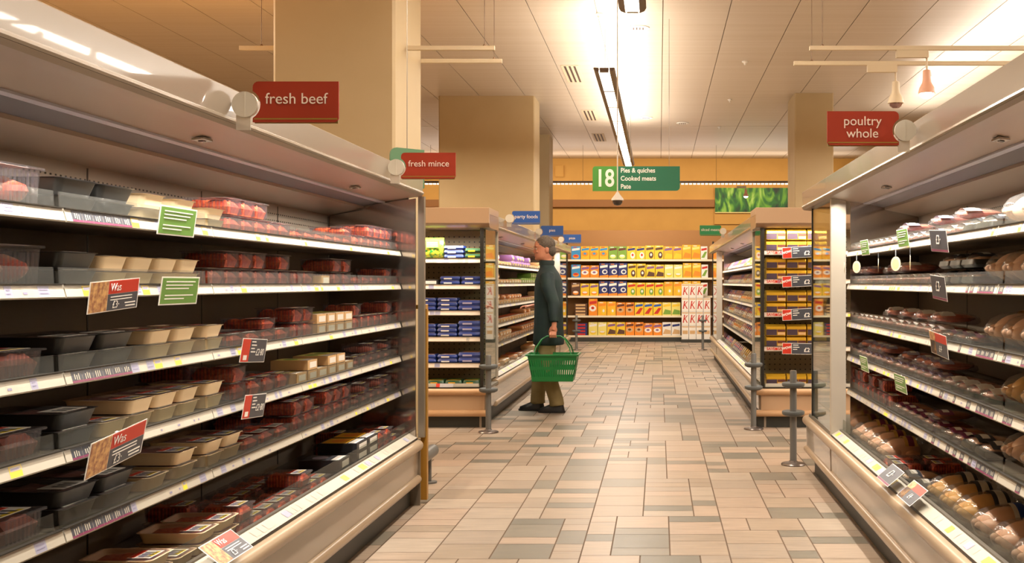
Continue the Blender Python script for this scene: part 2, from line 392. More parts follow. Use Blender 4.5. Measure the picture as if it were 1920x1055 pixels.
# near left
modsL = [1.87, 2.80, 3.73, 4.66, 5.59, 6.44]
cabL, PL = cabinet('meat_cabinet', 'long cream open chiller of red meat packs filling the left side', 'run', 1.43, -1, .9, 6.47, [.94]+modsL, seed=3,
                   darkmods={(1, 2), (2, 2), (2, 3), (2, 4), (1, 1), (2, 0)})
mb = MB(); mb.prism([(.045, .41), (DEPTH-.002, .41), (DEPTH-.002, 1.755), (.362, 1.79), (.30, 1.825), (.045, 1.86)], 6.455, 6.468, PL); mb.build('mirror_panel', mirror, cabL, 0)
mb = MB(); mb.prism([(.02, .0), (DEPTH+.1, 0), (DEPTH+.1, .40), (.02, .40)], 6.47, 6.485, PL)
mb.prism([(.045, .41), (DEPTH+.1, .41), (DEPTH+.1, 1.87), (.09, 1.87)], 6.472, 6.485, PL); mb.build('end_panel', steel, cabL, 0)
mb = MB(); mb.box(-1.466, -1.430, 6.486, 6.53, .41, 1.875); mb.build('corner_post', steel, cabL, 0)
mb = MB(); mb.box(-1.462, -1.424, 6.54, 6.58, .02, 1.19); mb.box(-1.50, -1.43, 6.535, 6.6, 1.19, 1.215); mb.build('corner_trim', goldm, cabL, 0)
# near right
modsR = [1.80, 2.73, 3.66, 4.59, 5.54, 6.58]
cabR, PR = cabinet('poultry_cabinet', 'long cream open chiller of poultry filling the right side', 'run', 1.03, 1, .9, 6.60, [.87]+modsR, seed=5, header=(.9, 7.68),
                   darkmods={(m, l) for m in (1, 2, 3, 4) for l in (1, 2, 3, 4) if m < 4}, railw=.75)
def endbay(root, P, ta, tb_, tpane, side):
    """glazed end bay beyond the shelves: mirror wall, white post, glass pane, dark corner"""
    mb = MB(); mb.prism([(.15, .40), (DEPTH, .40), (DEPTH, 1.757), (.362, 1.80), (.36, 1.834), (.15, 1.85)], ta-.02, ta-.008, P); mb.build('mirror_panel', mirror, root, 0)
    mb = MB(); mb.prism([(.033, .41), (.125, .41), (.125, 1.87), (.033, 1.87)], ta-.005, ta+.035, P); mb.build('corner_post', mat('post_white', (184, 174, 158), .4), root, 0)
    mb = MB(); mb.prism([(.045, .42), (.053, .42), (.053, 1.875), (.045, 1.875)], ta+.037, tpane, P); mb.build('side_pane', glassm, root, 0)
    mb = MB(); mb.prism([(.04, .405), (.06, .405), (.06, 1.88), (.04, 1.88)], tpane+.001, tpane+.022, P); mb.build('pane_frame', darkedge, root, 0)
    mb = MB(); mb.prism([(.03, .165), (.026, .35), (.06, .37), (.12, .37), (.12, .165)], ta+.002, tb_, P); mb.build('base_panel', enamel, root, 0)
    mb = MB(); mb.prism([(.08, 0), (.10, 0), (.10, .15), (.08, .15)], ta, tb_-.05, P); mb.build('kick_plate', kickm, root, 0)
    mb = MB(); mb.prism([(.035, .4), (.08, .4), (.08, .42), (.04, .42)], ta+.04, tb_-.06, P); mb.build('sill', steel, root, 0)
endbay(cabR, PR, 6.60, 7.66, 7.47, 1)
mb = MB(); mb.prism([(.06, .38), (DEPTH+.1, .38), (DEPTH+.1, .41), (.06, .41)], 6.64, 7.62, PR); mb.prism([(.5, .41), (.52, .41), (.52, 1.86), (.5, 1.86)], 6.64, 7.45, PR)
mb.build('end_shelving', shelfm, cabR, 0)
# far runs
modsF = [10.78+.93*k for k in range(8)]
cabFL, PFL = cabinet('pie_cabinet', 'cream open chiller of pies and party food beyond the shopper, far left', 'run', 1.58, -1, 10.75, 17.32, modsF, seed=8, header=(10.51, 19.1))
endbay(cabFL, PFL, 17.34, 19.1, 18.7, -1)
cabFR, PFR = cabinet('sliced_meat_cabinet', 'cream open chiller of sliced meats beyond the yellow packs, far right', 'run', .90, 1, 10.75, 17.32, modsF, seed=9, header=(10.51, 19.1))
endbay(cabFR, PFR, 17.34, 19.1, 18.7, 1)
# endcaps facing the camera
ECL = [1.58, 1.335, 1.09, .845, .60]; ECR = [1.655, 1.385, 1.075, .755]
enddark = []
def endcap(name, label, xa, xb, inner, shz, seed):
    """inner = the side towards the aisle (dark stile)"""
    P = mapper('end', 9.9, 1)
    root = empty(name); tag(root, label, 'refrigerated cabinet', 'cabinet ends facing the near aisle')
    sa, sb = (xa, xb-.06) if inner == 'r' else (xa+.05, xb)
    def part(nm, prof, m, a=xa, b=xb, sm=35):
        mb = MB(); mb.prism(prof, a, b, P); return mb.build(nm, m, root, sm)
    peach = mat('peach_enamel', (186, 154, 122), .35)
    part('kick_plate', [(.08, 0), (.10, 0), (.10, .11), (.08, .11)], kickm)
    part('base_panel', [(.04, .14), (.04, .33), (.06, .35), (.1, .35), (.1, .14)], peach, xa+.05, xb-.05)
    for zc in (.335, .135): part('bumper', [(.055, zc-.02)]+arc(.03, zc, .03, 250, 90)+[(.055, zc+.03)], mat('peach_bumper', (190, 150, 110), .35))
    part('bumper_gap', [(.03, .367), (.06, .367), (.06, .378), (.03, .378)], darkedge)
    part('deck', [(.07, .385), (.57, .385), (.57, .36), (.07, .36)], shelfm)
    part('price_rail', [(.045, .38), (.05, .41), (.07, .41), (.07, .38)], railm, sa+.04, sb-.04)
    part('back_panel', [(.58, .3), (.58, 1.86), (.60, 1.86), (.60, .3)], mat('peg_panel', (150, 132, 104), .5), sa, sb)
    mb = MB()
    for i in range(int((sb-sa-.04)/.05)):
        for z in [1.80-.05*k for k in range(29)]: mb.box(sa+.03+.05*i, sa+.042+.05*i, 10.478, 10.4795, z-.006, z+.006)
    mb.build('panel_holes', darkedge, root, 0)
    part('fascia', [(.0, 1.905), (.0, 2.045), (.01, 2.05), (.6, 2.05), (.6, 1.99), (.05, 1.99), (.05, 1.905)], peach)
    part('canopy', [(.0, 1.904), (.03, 1.875), (.10, 1.862), (.6, 1.862), (.6, 1.988), (.052, 1.988), (.052, 1.904)], mat('peach_soffit', (160, 130, 102), .25))
    for xs in ((sa, sa+.03), (sb-.03, sb)):
        part('side_stile', [(.05, .385), (.085, .385), (.085, 1.86), (.05, 1.86)], darkedge, *xs)
    for li, z in enumerate(shz):
        mb = MB(); mb.prism([(.10, z-.006), (.57, z-.01), (.57, z-.03), (.10, z-.03)], sa+.032, sb-.032, P); sh = mb.build('shelf', shelfm, root, 0)
        price_rail(P, sa+.033, sb-.033, z, .088, h=.045, busy=.28, seed=seed*50+li).build('price_rail', [mat('rail_peach', (214, 198, 178), .4)]+RAILM[1:], sh, 0)
    return root, P
ecL, PE = endcap('end_cabinet', 'cream cabinet end of blue packets facing the camera behind fresh mince sign', -3.35, -1.58, 'r', ECL, 4)
ecR, PE = endcap('end_cabinet', 'cream cabinet end of gold packs with red save strips facing the camera', .90, 2.6, 'l', ECR, 6)

for cab_, P_ in ((ecL, PFL), (ecR, PFR)):       # glazed side of the bay next to the cabinet end
    mb = MB(); mb.prism([(.045, .42), (.053, .42), (.053, 1.862), (.045, 1.862)], 10.0, 10.655, P_); mb.build('side_pane', glassm, cab_, 0)
    mb = MB(); mb.prism([(.033, .41), (.125, .41), (.125, 1.862), (.033, 1.862)], 10.66, 10.70, P_); mb.build('corner_post', mat('post_white'), cab_, 0)
    mb = MB(); mb.prism([(.03, .165), (.026, .35), (.06, .37), (.12, .37), (.12, .165)], 9.97, 10.505, P_); mb.prism([(.08, 0), (.10, 0), (.10, .15), (.08, .15)], 9.97, 10.505, P_); mb.build('base_panel', enamel, cab_, 0)
    mb = MB(); mb.prism([(.07, .41), (.07, 1.82), (.3, 1.80), (.36, 1.77), (.56, 1.74), (.56, .41)], 10.71, 10.735, P_); mb.build('divider_panel', backm, cab_, 0)


# ------------------------------------------------------------------ dry goods shelving across the far end
gr = empty('shelving_unit', (0, 24.5, 0)); tag(gr, 'tan shelving unit of cereal boxes across the far end of the aisle', 'shelving')
tanm = mat('shelving_tan', (168, 118, 62), .5)
mb = MB(); mb.box(-4.6, 5.2, .48, .52, .1, 2.58); mb.build('back_panel', tanm, gr, 0)
mb = MB(); mb.box(-4.6, 5.2, .0, .48, 0, .10); mb.build('kick_plate', kickm, gr, 0)
CZ = [1.89, 1.47, 1.055, .60, .145]
for z in CZ:
    mb = MB(); mb.box(-4.6, 5.2, .02, .478, z-.03, z-.012); s_ = mb.build('shelf', shelfm, gr, 0)
    mb = MB(); mb.box(-4.6, 5.2, .0, .018, z-.045, z); mb.build('price_rail', mat('rail_cream', (236, 220, 190), .4), s_, 0)
for x in (-2.12, 1.24):
    mb = MB(); mb.box(x-.02, x+.02, .0, .02, .1, 2.3); mb.build('upright', darkedge, gr, 0)
CLR = {'y': (238, 196, 50), 'o': (236, 140, 40), 'b': (40, 90, 170), 'n': (40, 50, 110), 'w': (238, 232, 222), 'r': (196, 48, 36), 'g': (120, 160, 60), 'k': (90, 60, 44), 'p': (130, 90, 140), 'a': (240, 176, 40), 'd': (96, 50, 40), 'c': (60, 140, 190), 'l': (236, 220, 120), 't': (210, 170, 120)}
CM = lambda k: mat('card_'+k, CLR[k], .4)
STY = {  # body, title, picture, picture kind
 'B': ('c', 'w', 'o', 'bowl'), 'L': ('a', 'c', 'o', 'loop'), 'G': ('g', 'd', 'l', 'bowl'), 'W': ('y', 'n', 'w', 'bar'), 'M': ('y', 'k', 'k', 'bar'),
 'V': ('a', 'p', 'y', 'wide'), 'C': ('a', 'l', 'o', 'wide'), 'H': ('w', 'r', 'g', 'slash'), 'N': ('n', 'w', 'w', 'ring'), 'P': ('o', 'p', 'w', 'loop'),
 'S': ('y', 'p', 'o', 'bowl'), 'R': ('y', 'r', 'g', 'bar'), 'O': ('o', 'r', 'w', 'loop'), 'Z': ('a', 'o', 'y', 'bar'), 'D': ('o', 'd', 't', 'loop'),
 'Y': ('y', 'b', 'r', 'slash'), 'X': ('l', 'y', 'g', 'wide'), 'J': ('l', 'w', 'y', 'bowl'), 'Q': ('y', 'p', 'k', 'wide'), 'F': ('w', 'n', 't', 'wide'), 'T': ('k', 't', 'o', 'bowl'), 'A': ('p', 'w', 'l', 'bar')}
NAM = {'B': 'sky blue', 'L': 'orange and blue', 'G': 'green and maroon', 'W': 'yellow and navy', 'M': 'yellow and brown', 'V': 'amber and purple', 'C': 'plain amber', 'H': 'white with red stripe', 'N': 'navy with white ring', 'P': 'orange and purple', 'S': 'yellow with purple title', 'R': 'yellow with red title', 'O': 'orange and red', 'Z': 'amber and orange', 'D': 'round topped orange', 'Y': 'yellow with blue slash', 'X': 'pale yellow', 'J': 'cream and yellow', 'Q': 'yellow and purple', 'F': 'white and navy', 'T': 'brown', 'A': 'purple and white'}
def cereal(style, wd, h, dp=.09):
    bd, ti, pc, kd = STY[style]; mb = MB()
    mb.box(-wd/2, wd/2, -dp/2, dp/2, 0, h)
    f = -dp/2-.0008; tilt = .012
    mb.quad((-wd*.42, f, h*.66), (wd*.42, f, h*.66+tilt*2), (wd*.42, f, h*.82+tilt*2), (-wd*.42, f, h*.82), 1)
    mb.quad((-wd*.3, f, h*.90), (wd*.1, f, h*.90), (wd*.1, f, h*.95), (-wd*.3, f, h*.95), 3)
    disc = lambda cx, cz, rx, rz, m, ff=f: mb.add([(cx+rx*math.cos(2*PI*k/16), ff, cz+rz*math.sin(2*PI*k/16)) for k in range(16)], [tuple(range(16))], m)
    if kd == 'bowl': disc(0, h*.25, wd*.34, h*.15, 2); disc(.0, h*.3, wd*.28, h*.07, 3, f-.0005)
    if kd == 'loop': disc(-wd*.04, h*.44, wd*.40, h*.18, 2); disc(-wd*.04, h*.46, wd*.18, h*.08, 1, f-.0005)
    if kd == 'bar': disc(wd*.14, h*.33, wd*.26, h*.24, 2); disc(wd*.14, h*.36, wd*.12, h*.10, 3, f-.0005)
    if kd == 'wide': mb.quad((-wd*.45, f, h*.12), (wd*.45, f, h*.12), (wd*.45, f, h*.40), (-wd*.2, f, h*.5), 2)
    if kd == 'ring': disc(wd*.1, h*.42, wd*.3, h*.16, 2); disc(wd*.12, h*.42, wd*.18, h*.09, 0, f-.0005); mb.quad((-wd/2, f, 0), (wd/2, f, 0), (wd/2, f, h*.22), (-wd/2, f, h*.16), 3)
    if kd == 'slash': mb.quad((-wd*.45, f, h*.15), (wd*.05, f, h*.15), (wd*.45, f, h*.6), (wd*.1, f, h*.6), 2)
    ex = {'N': 'o', 'W': 'r', 'G': 'w', 'L': 'r', 'O': 'y', 'B': 'r', 'M': 'w'}.get(style, 'w')
    return mb, [CM(bd), CM(ti), CM(pc), CM(ex)]
cereal_proto = {}
ROWS = [('B', 'LLL', 'GG', 'WW', 'MM', 'VV', 'CC', 'H'), ('B', 'PP', 'NNN', 'MM', 'QQ', 'JJ', 'CC', 'H'), ('T', 'SS', 'NNN', 'RRRR', 'ZZ', 'CC', 'H'), ('-', 'O', 'Z', 'Z', 'DD', 'YYY', 'XX'), ('-', 'JJ', 'QQ', 'DD', 'PP', 'FF')]
for ri, (row, z) in enumerate(zip(ROWS, CZ)):
    x = -2.02 if ri < 3 else -1.95
    idx = 0
    for gq in row:
        for ci, ch in enumerate(gq):
            if ch == '-': x += .33; continue
            wd = {'N': .205, 'B': .21, 'H': .15}.get(ch, .2); h = {'N': .345, 'C': .345, 'M': .33, 'O': .40, 'Z': .33, 'P': .29, 'S': .29}.get(ch, .31)
            key = (ch, ri == 4)
            if key not in cereal_proto:
                mb, ms_ = cereal(ch, wd, h); cereal_proto[key] = mb.build('cereal_box', ms_, None, 0); o = cereal_proto[key]
            else: o = cereal_proto[key].copy(); C.objects.link(o)
            o.location = (x+wd/2, 24.5+.075, z-.0115); x += wd+.012
            sh = ['top', 'second', 'middle', 'fourth', 'bottom'][ri]
            tag(o, '%s cereal box, %s from the left on the %s far shelf' % (NAM[ch], ordn(idx), sh), 'cereal box', 'cereal boxes on the far shelves')
            idx += 1
# low packets at the left of the two lower shelves
for ri, z in ((3, CZ[3]), (4, CZ[4])):
    for k in range(4):
        mb = MB(); mb.box(-.14, .14, -.04, .04, 0, .07); mb.quad((-.12, -.041, .015), (.10, -.041, .015), (.10, -.041, .055), (-.12, -.041, .055), 1)
        o = mb.build('snack_box', [CM('k' if ri == 3 else 'n'), CM('t' if ri == 3 else 'r')], None, 0); o.location = (-1.80, 24.58, z-.0115+k*.0715)
        tag(o, '%s snack box, %s from the bottom of its pile on the %s far shelf' % ('brown' if ri == 3 else 'navy', ORD[k], 'fourth' if ri == 3 else 'bottom'), 'snack box', 'snack boxes at the left of the far shelves')
# red lettered white boxes stacked in front of the shelves
kpl = MB(); kpl.box(.5, 1.18, 24.12, 24.45, 0, .07); o = kpl.build('display_plinth', kickm, None, 0); tag(o, 'low dark plinth under the white boxes with red lettering', 'plinth')
for r_ in range(4):
    for c_ in range(4):
        z0 = .0705+r_*.315
        if c_ == 3 and r_ == 3: continue
        mb = MB(); mb.box(-.078, .078, -.1, .1, 0, .31); mb.quad((-.07, -.1008, .27), (.07, -.1008, .27), (.07, -.1008, .295), (-.07, -.1008, .295), 1)
        if r_ > 0:
            f = -.1012
            mb.quad((-.055, f, .06), (-.03, f, .06), (-.0, f, .24), (-.025, f, .24), 2)
            mb.quad((-.03, f-.0003, .13), (.03, f-.0003, .22), (.065, f-.0003, .24), (-.01, f-.0003, .13), 2)
            mb.quad((-.02, f-.0006, .16), (.0, f-.0006, .16), (.06, f-.0006, .06), (.035, f-.0006, .06), 2)
        else: mb.quad((-.06, -.1012, .12), (.06, -.1012, .12), (.06, -.1012, .2), (-.06, -.1012, .2), 3)
        o = mb.build('cereal_box', [CM('w'), CM('t'), CM('r'), CM('t')], None, 0); o.location = (.59+c_*.165, 24.28, z0)
        tag(o, 'white box %s, right end stack, %s across, %s from floor' % ('with big red letter' if r_ else 'with plain print', ORD[c_], ORD[r_]), 'cereal box', 'white boxes stacked before the far shelves')

# ------------------------------------------------------------------ products
filmm = clear('film', (245, 240, 240), .16, .10, .35, 22, tint=1, haze=.03)
shellm = clear('clear_tray', (238, 236, 240), .16, .12, .25, 60, tint=1, haze=.022)
bagm = clear('bag_film', (250, 248, 245), .22, .10, .7, 26, tint=1, haze=.07)
creamt = mat('cream_tray', (252, 228, 186), .45, vary=.05)
blackt = mat('black_tray', (50, 50, 48), .3)
meatbrown = mat('brown_meat', (172, 104, 84), .35, noise=(16, (128, 72, 60), .7), bump=.4, vary=.12)
mincem = mat('mince_red', (238, 118, 64), .4, noise=(60, (200, 66, 34), .9), bump=.9, vary=.15)
jointm = mat('beef_joint', (216, 90, 60), .35, noise=(9, (222, 168, 134), 1.0), bump=.3, vary=.1)
palem = mat('pork_pale', (240, 186, 158), .4, noise=(14, (224, 130, 106), .8), vary=.1)
chick = mat('chicken_skin', (250, 214, 184), .35, noise=(7, (242, 190, 154), .6), bump=.3, vary=.06)
chicky = mat('corn_fed_skin', (250, 206, 130), .35, noise=(7, (238, 182, 100), .6), bump=.3, vary=.06)
def root_part(mb, name, m, sm=35): return mb.build(name, m, None, sm)
def tray_mb(w_, d_, h, wall=.004, flange=.006, taper=.84, r=.02):
    mb = MB(); R1 = rr(w_*taper, d_*taper, r, .0); R2 = rr(w_-2*flange, d_-2*flange, r, h*.94); R3 = rr(w_, d_, r, h); R4 = rr(w_-2*flange-wall, d_-2*flange-wall, r, h)
    R5 = rr(w_*taper-wall*2, d_*taper-wall*2, r*.9, wall)
    mb.loft([R1, R2, R3, R4, R5]); return mb
def lumps(mb, w_, d_, z, h, seed, n=(7, 6), jit=.3, m=0):
    """a lumpy slab of food"""
    q = random.Random(seed); nx, ny = n; g = {}
    vs = []
    for i in range(nx+1):
        for j in range(ny+1):
            e = min(i, nx-i, 1)*min(j, ny-j, 1); vs.append((-w_/2+w_*i/nx, -d_/2+d_*j/ny, z+(h*(1+q.uniform(-jit, jit)) if e else h*.55)))
    k = len(vs); fs = [(i*(ny+1)+j, (i+1)*(ny+1)+j, (i+1)*(ny+1)+j+1, i*(ny+1)+j+1) for i in range(nx) for j in range(ny)]
    mb.add(vs, fs, m)
    per = [(i, 0) for i in range(nx)]+[(nx, j) for j in range(ny)]+[(i, ny) for i in range(nx, 0, -1)]+[(0, j) for j in range(ny, 0, -1)]
    top = [vs[i*(ny+1)+j] for i, j in per]; bot = [(p[0]*.9, p[1]*.9, z) for p in top]
    mb.loft([bot, top], m)
def sticker(par, w_, d_, z, style, at=(0, 0), rz=0):
    mb = MB(); mb.box(-w_/2, w_/2, -d_/2, d_/2, z, z+.0006)
    q = {'plain': [], 'red': [(-.48, -.2, -.45, .45, 1)], 'yel': [(.2, .45, -.4, .4, 2)], 'mix': [(-.48, -.22, -.45, .45, 1), (.25, .45, -.3, .35, 2), (-.1, .15, -.4, .1, 3)]}[style]
    for a, b_, c, d, m in q: mb.box(a*w_, b_*w_, c*d_, d*d_, z+.0006, z+.001, m)
    for k in range(3): mb.box(-.15*w_, .4*w_, (-.3+k*.22)*d_, (-.22+k*.22)*d_, z+.001, z+.0013, 4)
    o = mb.build('sticker', [white, redp, yellowp, lilacp, slate], par, 0); o.location = (at[0], at[1], 0); o.rotation_euler = (0, 0, rz); return o
PROTO = {}
# local frame: +x towards the shopper, y along the shelf
def p_meat_tray(key, tm, meat, h=.042, w_=.155, d_=.225, st='mix', pack='meat_tray', mat2=None):
    t = tray_mb(d_, w_, h).build(pack, tm); mb = MB(); lumps(mb, d_*.80, w_*.78, .005, h*.70, hash(key) % 97); mb.build('meat', meat, t)
    mb = MB(); mb.loft([rr(d_*.985, w_*.985, .018, h+.0006), rr(d_*.985, w_*.985, .018, h+.0012)]); mb.build('film', filmm, t)
    sticker(t, .07, w_*.62, h+.0016, st, (d_*.5-.055, 0), 0)
    PROTO[key] = (t, d_, w_, h+.004)
p_meat_tray('cream', creamt, meatbrown)
p_meat_tray('black', blackt, meatbrown, .045, .20, .26, 'plain')
p_meat_tray('creamr', creamt, mincem, .036, .16, .23, 'mix')
def p_clear(key, meat, w_, d_, h, st='mix', fill=.8, kind='ribbed', pack='mince_pack', chunks=0, sm=30):
    mb = MB(); R0 = rr(d_*.88, w_*.86, .015, 0, n=3); rings = [R0]
    for zz, sc in ((h*.06, 1.0), (h*.94, 1.06)):
        ring = rr(d_*.88*sc, w_*.86*sc, .015, zz, n=3); rings.append(ring)
    rings.append(rr(d_, w_, .015, h*.95, n=3)); rings.append(rr(d_, w_, .015, h, n=3)); mb.loft(rings, caps=False)
    nr = 9
    for k in range(nr):
        y = -w_*.36+w_*.72*k/(nr-1)
        for sx in (1, -1): mb.box(sx*d_*.447-.002, sx*d_*.447+.002, y-.002, y+.002, h*.08, h*.9)
    for k in range(nr+3):
        x = -d_*.38+d_*.76*k/(nr+2)
        for sy in (1, -1): mb.box(x-.002, x+.002, sy*w_*.437-.002, sy*w_*.437+.002, h*.08, h*.9)
    t = mb.build(pack, shellm, None, sm)
    mb = MB()
    if chunks:
        q = random.Random(4)
        for k in range(chunks): mb.blob((q.uniform(-.02, .02)*d_, (-.28+.56*k/max(1, chunks-1))*w_, h*fill*.5), (d_*.40, w_*.42/chunks, h*fill*.46), 12, 8, .08, seed=k)
    else: lumps(mb, d_*.84, w_*.82, .003, h*fill, 5, (9, 8), .12)
    mb.build('meat', meat, t)
    mb = MB(); mb.loft([rr(d_, w_, .015, h+.0005, n=3), rr(d_, w_, .015, h+.0012, n=3)]); mb.build('film', filmm, t)
    sticker(t, d_*.30, w_*.8, h+.0016, st, (d_*.2, 0), 0)
    PROTO[key] = (t, d_, w_, h+.004)
p_clear('mince', mincem, .125, .19, .062)
p_clear('minceflat', mincem, .14, .20, .045, 'red')
p_clear('joint', jointm, .205, .24, .105, 'plain', .85, pack='joint_pack', chunks=2)
p_clear('pork', palem, .13, .19, .05, 'yel', .7, pack='pork_pack', chunks=4)
p_clear('deepdark', meatbrown, .19, .25, .07, 'mix', .8, pack='steak_pack')
def p_box(key, w_, d_, h, side, top, pic, name, extra=None):
    mb = MB(); mb.box(-d_/2, d_/2, -w_/2, w_/2, 0, h); mb.box(-d_*.44, d_*.20, -w_*.42, w_*.42, h, h+.0006, 1)
    mb.blob((-d_*.1, 0, h+.0005), (d_*.2, w_*.3, .001), 14, 4, 0, 2); mb.box(d_*.24, d_*.44, -w_*.40, w_*.40, h, h+.0006, 3)
    mb.box(d_/2, d_/2+.0006, -w_*.3, w_*.4, h*.2, h*.8, 3)
    t = mb.build(name, [side, top, pic, extra or white], None, 30); PROTO[key] = (t, d_, w_, h+.003)
p_box('picbox', .2, .2, .045, blackp, CM('a'), CM('o'), 'meal_box')
p_box('darkbox', .17, .2, .05, blackp, slate, lilacp, 'meal_box')
p_box('yellowbox', .13, .17, .045, CM('t'), CM('l'), CM('g'), 'burger_box', CM('w'))
def p_chicken(key, skin, lab, lab2):
    mb = MB(); mb.blob((0, 0, .062), (.105, .072, .062), 18, 12, .012, seed=3)
    for sy in (1, -1):
        mb.blob((.065, sy*.046, .058), (.058, .026, .030), 12, 8, .02, seed=5, rot=-sy*.35)
        mb.blob((.112, sy*.026, .062), (.022, .014, .014), 8, 6, .03, seed=6)
        mb.blob((-.045, sy*.066, .050), (.046, .020, .022), 10, 7, .02, seed=7, rot=sy*.3)
    mb.blob((-.01, .0, .092), (.07, .035, .030), 12, 8, .02, seed=8)
    t = mb.build('whole_chicken', skin, None, 60)
    mb = MB(); mb.blob((.005, 0, .065), (.135, .092, .066), 22, 14, .03, seed=11); mb.blob((-.135, 0, .075), (.03, .04, .03), 10, 8, .25, seed=12); f_ = mb.build('bag', bagm, t, 60)
    mb = MB(); n = 10
    ring = lambda x0_, off: [(x0_, .096*math.sin(a), .065+.070*math.cos(a)+off) for a in [(-1.15+2.3*k/n) for k in range(n+1)]]
    mb.loft([ring(-.065, .0005), ring(.0, .0015)], 0, False, False); mb.loft([ring(-.05, .002), ring(-.018, .003)], 1, False, False)
    mb.build('bag_label', [lab, lab2], t, 60); PROTO[key] = (t, .31, .195, .137)
p_chicken('chicken', chick, white, mat('blue_print', (50, 84, 176), .4))
p_chicken('cornfed', chicky, slate, white)
p_chicken('plainbird', chick, mat('gold_print', (206, 170, 90), .4), maroonp)
def p_vac(key, food, band, lab, w_=.13, d_=.2, h=.03, name='poultry_pack'):
    mb = MB(); mb.loft([rr(d_*.9, w_*.9, .02, 0), rr(d_, w_, .02, h*.3), rr(d_*.96, w_*.96, .02, h*.8)]); t = mb.build(name, blackt if band == 'dark' else shellm, None, 40)
    mb = MB()
    for k in range(3): mb.blob((0, (-.26+.26*k)*w_, h*.72), (d_*.40, w_*.17, h*.5), 12, 8, .06, seed=k+2)
    mb.build('fillets', food, t, 50)
    mb = MB(); mb.blob((0, 0, h*.8), (d_*.50, w_*.485, h*.62), 18, 8, .04, seed=4); mb.build('film', bagm, t, 60)
    mb = MB(); a = [(-.5+k/6) for k in range(7)]
    mb.loft([[(x, y*w_*1.0, h*.8+h*.66*math.cos(y*2.4)) for y in a] for x in (d_*.05, d_*.36)], 0, False, False)
    mb.loft([[(x, y*w_*.6, h*.8+h*.72*math.cos(y*1.6)) for y in a] for x in (d_*.12, d_*.26)], 1, False, False)
    mb.build('pack_label', [lab, white], t, 60); PROTO[key] = (t, d_, w_, h*1.66)
p_vac('vacpale', palem, 'clear', white, .135, .21, .036)
p_vac('vacred', palem, 'clear', lilacp, .13, .2, .034)
p_vac('vacdark', chick, 'dark', slate, .16, .22, .04)
p_vac('vacbrown', mat('roast_brown', (206, 130, 70), .35, noise=(9, (160, 90, 44), .8)), 'clear', maroonp)
def p_small(key, body, top, lab, w_, d_, h, name, lean=0):
    mb = MB(); mb.loft([rr(d_*.9, w_*.9, .012, 0, n=2), rr(d_, w_, .012, h*.5, n=2), rr(d_*.92, w_*.92, .012, h, n=2)])
    mb.box(d_*.30, d_*.47, -w_*.4, w_*.4, h, h+.0008, 1); mb.box(-d_*.35, d_*.1, -w_*.35, w_*.35, h, h+.0008, 2)
    mb.box(d_*.5, d_*.5+.0006, -w_*.3, w_*.1, h*.3, h*.62, 1)
    t = mb.build(name, [body, top, lab], None, 35); PROTO[key] = (t, d_, w_, h+.002)
bluem = mat('blue_pack', (40, 62, 140), .3, vary=.15); pinkm = mat('pink_print', (224, 150, 150), .4)
p_small('blue1', bluem, white, pinkm, .19, .2, .04, 'party_food_pack'); p_small('blue2', bluem, lilacp, CM('o'), .22, .2, .05, 'party_food_pack')
p_small('greentray', mat('green_tray', (40, 84, 50), .3), CM('a'), greenp, .16, .2, .05, 'salad_tray')
p_small('pie1', CM('t'), white, CM('o'), .19, .2, .055, 'pie_pack'); p_small('pie2', CM('p'), yellowp, CM('w'), .19, .2, .07, 'pie_pack')
p_small('pie3', mat('pie_crust', (196, 130, 74), .5, vary=.15), white, redp, .19, .2, .05, 'pie_pack'); p_small('pie4', CM('g'), CM('w'), CM('a'), .19, .2, .07, 'pie_pack')
# upright packs of sliced meat
def p_up(key, c1, c2, c3, w_=.17, h=.13, name='sliced_meat_pack'):
    mb = MB(); mb.loft([[(x, y, z) for x, y, z in ((.03, -w_/2, 0), (.03, w_/2, 0), (-.03, w_/2, 0), (-.03, -w_/2, 0))], [(.0, -w_*.5, h*.5), (.0, w_*.5, h*.5), (-.04, w_*.5, h*.5), (-.04, -w_*.5, h*.5)], [(-.045, -w_/2, h), (-.045, w_/2, h), (-.055, w_/2, h), (-.055, -w_/2, h)]])
    mb.quad((.0165, -w_*.42, h*.26), (.0165, w_*.42, h*.26), (.0015, w_*.42, h*.49), (.0015, -w_*.42, h*.49), 1)
    mb.quad((-.006, -w_*.3, h*.58), (-.006, w_*.45, h*.58), (-.034, w_*.45, h*.86), (-.034, -w_*.3, h*.86), 2)
    t = mb.build(name, [c1, c2, c3], None, 20); PROTO[key] = (t, .1, w_, h)
p_up('up1', mat('ham_pink', (214, 160, 150), .25, vary=.12), white, CM('p')); p_up('up2', mat('pack_violet', (150, 130, 168), .25, vary=.12), CM('w'), CM('r'))
p_up('up3', mat('pack_cream', (220, 200, 170), .25, vary=.12), CM('o'), CM('d')); p_up('up4', mat('pack_gold', (212, 164, 70), .25), CM('w'), CM('k'))
goldf = mat('gold_foil', (226, 176, 50), .22, .5, bump=.3)
def p_gold():
    w_, d_, h = .185, .2, .105; mb = MB()
    mb.loft([rr(d_, w_, .01, 0, n=2), rr(d_, w_, .01, h*.62, n=2), rr(d_*.94, w_, .01, h*.8, n=2), rr(d_*.6, w_*.98, .01, h, n=2)], 0)
    mb.box(d_*.5, d_*.5+.001, -w_*.48, w_*.05, h*.05, h*.56, 1); mb.box(d_*.5, d_*.5+.0012, w_*.1, w_*.46, h*.08, h*.3, 2)
    mb.box(d_*.5, d_*.5+.001, w_*.08, w_*.48, h*.34, h*.56, 3)
    t = mb.build('gold_pack', [goldf, mat('pack_aubergine', (70, 54, 66), .35), CM('t'), CM('d')], None, 20); PROTO['gold'] = (t, d_, w_, h)
p_gold()

